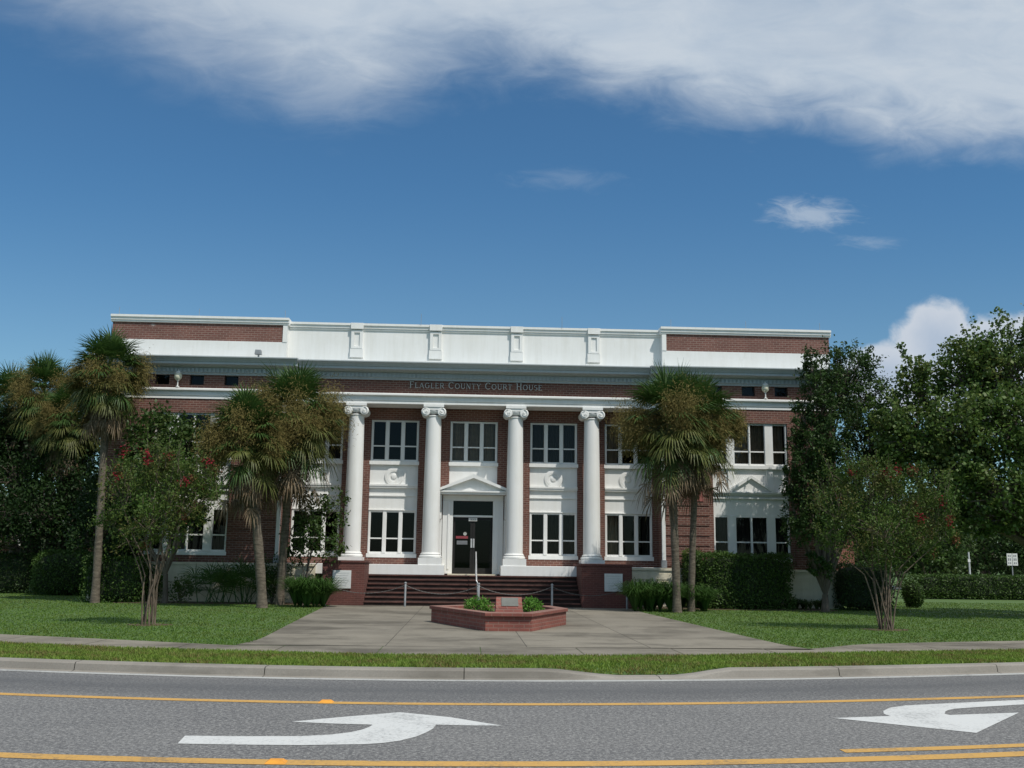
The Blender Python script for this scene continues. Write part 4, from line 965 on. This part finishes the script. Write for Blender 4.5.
# hedges and shrubs
def hedge(name, label, x0, x1, y0, y1, zt, n, size=.08, lm=L_HEDGE, cat='hedge', rnd=.25, group=None, zb=0.0):
    root = empty(name, ((x0+x1)/2, (y0+y1)/2, 0), label, cat, group)
    cx_, cy_, cz_ = (x0+x1)/2, (y0+y1)/2, (zt+zb)/2; hx, hy, hz = (x1-x0)/2, (y1-y0)/2, (zt-zb)/2
    # superellipsoid core
    q = MB(); na, nb_ = 28, 12; e_ = rnd
    def se(u_, v_, k_):
        sg = lambda t, p: math.copysign(abs(t)**p, t)
        return (cx_+hx*k_*sg(math.cos(v_), e_)*sg(math.cos(u_), e_), cy_+hy*k_*sg(math.cos(v_), e_)*sg(math.sin(u_), e_), cz_+hz*k_*sg(math.sin(v_), e_))
    vs = [se(2*math.pi*i/na, -math.pi/2+math.pi*j/nb_, .9) for j in range(nb_+1) for i in range(na)]
    q.add(vs, [(j*na+i, j*na+(i+1) % na, (j+1)*na+(i+1) % na, (j+1)*na+i) for j in range(nb_) for i in range(na)])
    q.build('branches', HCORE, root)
    d_ = RNG.normal(size=(n, 3)); d_ /= (np.abs(d_)**(2/e_*.999)).sum(1, keepdims=True)**(e_/2) if e_ > .5 else np.maximum(np.abs(d_).max(1, keepdims=True), 1e-6)
    if e_ <= .5:
        d_ = RNG.uniform(-1, 1, (n, 3)); ax = RNG.choice(3, n, p=np.array([hy*hz, hx*hz, hx*hy])/(hy*hz+hx*hz+hx*hy)); d_[np.arange(n), ax] = np.sign(RNG.normal(size=n))
        rr = np.linalg.norm(d_, axis=1, keepdims=True); d_ *= 1-.10*np.clip(rr-1.1, 0, 1)
    wob = 1+.05*np.sin(d_[:, :1]*hx*2.3+1)*np.cos(d_[:, 2:]*hz*3)+.03*np.sin(d_[:, :1]*hx*7)*np.cos(d_[:, 2:]*hz*6+1)+RNG.normal(size=(n, 1))*.05
    P = np.array([cx_, cy_, cz_])+d_*np.array([hx, hy, hz])*wob
    P = P[P[:, 2] > .03]
    npmesh('foliage', leaves(P, size, .55, .5), 4, lm, root)
    return root
def hx_(px, Y): return at(px, 590, Y)[0]
def hz_(py, px, Y): return at(px, py, Y)[2]
Y_ = 37.6
hedge('clipped_hedge', 'boxy clipped hedge in front of the right wing windows', hx_(697, Y_), hx_(788, Y_), 37.0, 38.3, hz_(555, 740, 37), 22000, .085, rnd=.36)
hedge('clipped_hedge', 'small pale topped hedge between the palm and the boxy hedge', hx_(684, 38), hx_(700, 38), 37.6, 38.4, hz_(550, 690, 38), 3000, .08, L_MYR, rnd=.4)
hedge('clipped_hedge', 'dark hedge below the right corner of the courthouse', hx_(838, 38), hx_(886, 38), 37.2, 38.8, hz_(565, 860, 38), 7000, .08, L_DARK, rnd=.4)
hedge('round_bush', 'small round bush right of the crape myrtle stems', hx_(903, 41), hx_(920, 41), 40.4, 41.4, hz_(581, 910, 41), 2500, .08, L_HEDGE, 'bush', 1.0)
hedge('clipped_hedge', 'large rounded hedge left of the tall palm trunk', hx_(24, 43), hx_(90, 43), 43, 45.5, hz_(551, 57, 43), 14000, .09, L_HEDGE, rnd=.55)
hedge('clipped_hedge', 'dark hedge at the left edge of the photo', hx_(-60, 45), hx_(30, 45), 45, 47, hz_(554, 10, 45), 12000, .09, L_DARK, rnd=.4)
hedge('clipped_hedge', 'hedge right of the tall palm trunk', hx_(86, 37.6), hx_(143, 37.6), 37.0, 38.3, hz_(557, 120, 37.6), 7000, .09, L_HEDGE, rnd=.5)
hedge('low_hedge', 'long low hedge along the street on the right', hx_(915, 52), hx_(1120, 52), 52, 53.4, hz_(576, 970, 52), 26000, .1, L_HEDGE, rnd=.3, zb=.1)
st_m = MB()
for i in range(40):
    a = hx_(915, 52.6)+i*.27; st_m.tube([(a, 52.6, 0), (a+RNG.normal()*.06, 52.6, .5)], .03, 5)
hh = [o for o in bpy.data.objects if o.name.startswith('low_hedge')][0]; st_m.build('stems', BARK, hh)
def straps(label, px, Y, wpx, hpx, n=260, name='strap_leaf_bush', lm=L_BLADES, wid=.03, arch_=.9):
    bx = at(px, 600, Y)[0]; R_ = wpx*Y/1000/2; Hh = hpx*Y/1000
    root = empty(name, (bx, Y, 0), label, 'bush', 'strap leaved bushes by the steps' if name == 'strap_leaf_bush' else None); V = []
    ncl = max(4, int(R_*16))
    for c in range(ncl):
        a0 = RNG.uniform(0, 6.28); r_ = R_*.62*math.sqrt(RNG.random()); cc = np.array([bx+r_*1.5*math.cos(a0), Y+r_*math.sin(a0)*.9, 0])
        for i in range(int(n*1.6)//ncl):
            az = RNG.uniform(0, 6.28); L_ = Hh*RNG.uniform(.6, 1.05); o_ = np.array([math.cos(az), math.sin(az), 0])*L_*RNG.uniform(.15, .8)*arch_; L_ *= 1-.25*r_/R_
            s_ = np.array([-math.sin(az), math.cos(az), 0])*wid/2; p1 = cc+o_*.4+np.array([0, 0, L_*.62]); p2 = cc+o_+np.array([0, 0, L_*RNG.uniform(.75, 1.0)]); p3 = p2+o_*.5+np.array([0, 0, -L_*.12])
            V += [cc-s_, cc+s_, p1+s_, p1-s_, p1-s_, p1+s_, p2+s_*.6, p2-s_*.6, p2-s_*.6, p2+s_*.6, p3+s_*.1, p3-s_*.1]
    npmesh('foliage', np.array(V), 4, lm, root); return root
straps('arching strap leaved bush left of the steps beside the leaning palm', 306, 35.6, 46, 32, 1500)
straps('arching strap leaved bush right of the steps, left of the palm trunk', 650, 35.0, 50, 34, 1500)
straps('arching strap leaved bush just right of the pale palm trunk', 692, 35.6, 30, 28, 800)
straps('short white flowering clump in front of the stone base on the right', 808, 37.6, 44, 12, 400, 'flowering_clump', L_MID)
# palmetto-like fans and shrubs by the left wing
def fanbush(label, px, Y, hpx, wpx, n=16):
    bx = at(px, 600, Y)[0]; root = empty('palmetto', (bx, Y, 0), label, 'shrub'); V = []; Hh = hpx*Y/1000
    for i in range(n):
        V.append(frond(np.array([bx+RNG.normal()*wpx*Y/4000, Y+RNG.normal()*.2, .05]), i*2.4, RNG.uniform(.5, 1.35), Hh*.6, Hh*.45, .4, 18, .035))
    npmesh('foliage', np.concatenate(V), 4, L_PALM, root)
fanbush('spiky palmetto below the left wing windows', 217, 37.0, 46, 36, 26)
fanbush('smaller spiky palmetto behind the left palm trunk', 250, 37.4, 52, 26, 20)
def bush(label, px, Y, wpx, hpx, n, lm, size=.09, py=None):
    bx = at(px, 600, Y)[0]; root = empty('shrub', (bx, Y, 0), label, 'shrub', 'loose shrubs along the building'); s_ = Y/1000
    P, S = blobpts((bx, Y, hpx*s_*.5), (wpx*s_*.5, wpx*s_*.4, hpx*s_*.5), n, .1, subr=.3); P = P[P[:, 2] > 0]
    q = MB()
    for t in S[:12]: limb(q, (bx, Y, 0), t, .015, .006, .1, 3)
    q.build('stems', BARK, root); npmesh('foliage', leaves(P, size, .55), 4, lm, root)
bush('yellowish low shrub under the left wing window sill', 180, 37.3, 30, 24, 900, L_MYR)
bush('leafy shrub tucked between the two left lawn palms', 272, 37.4, 40, 46, 1800, L_MID)
bush('green shrub left of the spiky palmetto', 150, 38.0, 26, 34, 1200, L_HEDGE)
bush('dark shrub just left of the left brick pier', 322, 37.6, 16, 26, 500, L_DARK)
for px_, wd, lb in ((478, .42, 'bright green plant left of the marker in the planter'), (532, .32, 'bright green plant right of the marker in the planter')):
    q = at(px_, 603, 26.2); root = empty('planter_plant', (q[0], 26.2, .36), lb, 'plant', 'plants in the brick planter')
    n = 1500; d_ = unit(RNG.normal(size=(n, 3))); P = np.array([q[0], 26.2, .42])+d_*np.array([wd, .3, .32])*RNG.uniform(.5, 1, (n, 1)); P = P[P[:, 2] > .37]
    npmesh('foliage', leaves(P, .075, .45), 4, L_BRIGHT, root)
    MB().lathe([(.06, .36), (.05, .5)], q[0], 26.2, 8).build('stem', BARK, root)
# mulch circles below the trees
for px_, py_, r in ((148, 625, .5), (886, 630, .6)):
    gx, gy = gnd(px_, py_); n = 28
    MBm = MB(); pts = [(gx+r*(1+.12*math.sin(3*a)+.07*math.sin(7*a))*math.cos(a), gy+r*.8*(1+.1*math.cos(4*a))*math.sin(a)) for a in np.linspace(0, 2*math.pi, n, endpoint=False)]
    tag(MBm.prism_xy(pts, -.01, .012).build('mulch_bed', MULCH), kind='structure')
for (xa, xb, ya, yb) in ((-12.5, -5.2, 36.9, 38.5), (6.15, 13.6, 36.7, 38.5)):
    tag(MB().box(xa, xb, ya, yb, -.01, .02).build('planting_bed', MULCH), kind='structure')
# ------------------------------------------------------------------ far things
g0 = at(844, 560, 57)
an = empty('annex_building', (g0[0], 58, 0), 'low brick annex glimpsed past the right corner of the courthouse', 'building')
q = MB(); wallholes(q, g0[0]-5, g0[0]+.6, 0, 3.4, 57, .3, [(g0[0]-1.6, g0[0]-.9, 1, 2.4)]); q.build('wall', BRICKP, an)
MB().box(g0[0]-5, g0[0]+.6, 57.31, 62, 0, 3.38).build('wall', BRICKP, an); MB().box(g0[0]-5.2, g0[0]+.8, 56.8, 62.2, 3.41, 3.6).build('roof', WHITE, an)
MB().add([(g0[0]-1.6, 57.15, 1), (g0[0]-.9, 57.15, 1), (g0[0]-.9, 57.15, 2.4), (g0[0]-1.6, 57.15, 2.4)], [(0, 1, 2, 3)]).build('window', GLASS, an)
g0 = at(35, 545, 60)
ho = empty('house', (g0[0], 60, 0), 'small brick house with a white porch post glimpsed under the oak', 'house')
MB().box(g0[0]-4, g0[0]+3, 60, 66, 0, 3).build('wall', BRICKP, ho); MB().box(g0[0]-.6, g0[0]+1.5, 59.93, 59.998, 1.2, 2.7).build('window', CREAM, ho)
MB().box(g0[0]-.45, g0[0]-.3, 58.6, 58.75, 0, 3.0).build('porch_post', WHITE, ho)
MB().prism_xz([(g0[0]-4.6, 3.0), (g0[0]+3.6, 3.0), (g0[0]-.5, 4.2)], 58.4, 66.4).build('roof', ROOFM, ho)
# side street on the right, with signs
tag(MB().add([(34, 62, .01), (150, 100, .01), (150, 122, .01), (30, 84, .01)], [(0, 1, 2, 3)]).build('side_street', concrete('street_concrete', (.3, .3, .29), (.42, .41, .4))), kind='structure')
q = at(1012, 560, 66); z0_ = at(1012, 565.5, 66)[2]; z1_ = at(1012, 553.5, 66)[2]
sn = empty('route_sign', (q[0], 66, 0), 'pair of white route signs side by side on one post beyond the hedge', 'road sign')
MB().tube([(q[0], 66.03, 0), (q[0], 66.03, z1_)], .035, 8).build('post', STEEL, sn)
for s in (-1, 1):
    pl_ = MB(); x = q[0]+s*.19; pl_.box(x-.17, x+.17, 65.95, 65.98, z0_, z1_); po = pl_.build('sign_plate', PLATE, sn)
    qq = MB()
    for i, (zz, hh_) in enumerate(((.8, .12), (.5, .16), (.2, .12))):
        zc = z0_+(z1_-z0_)*zz
        for dx in (-.10, .02): qq.box(x+dx, x+dx+.07, 65.943, 65.948, zc-hh_/2, zc+hh_/2)
    qq.build('sign_mark', simple('sign_grey', (.2, .2, .22), .5), po)
q = at(969, 560, 70); zz = at(969, 552, 70)[2]
pz = empty('marker_post', (q[0], 70, 0), 'slim pale post standing behind the low hedge', 'post')
MB().tube([(q[0], 70, 0), (q[0], 70, zz)], [.07, .06], 8).build('shaft', ALU, pz); MB().box(q[0]-.13, q[0]+.05, 69.9, 69.93, zz-.7, zz-.5).build('plate', PLATE, pz)
C.cycles.use_denoising = True
C.cycles.max_bounces = 6; C.cycles.transparent_max_bounces = 8
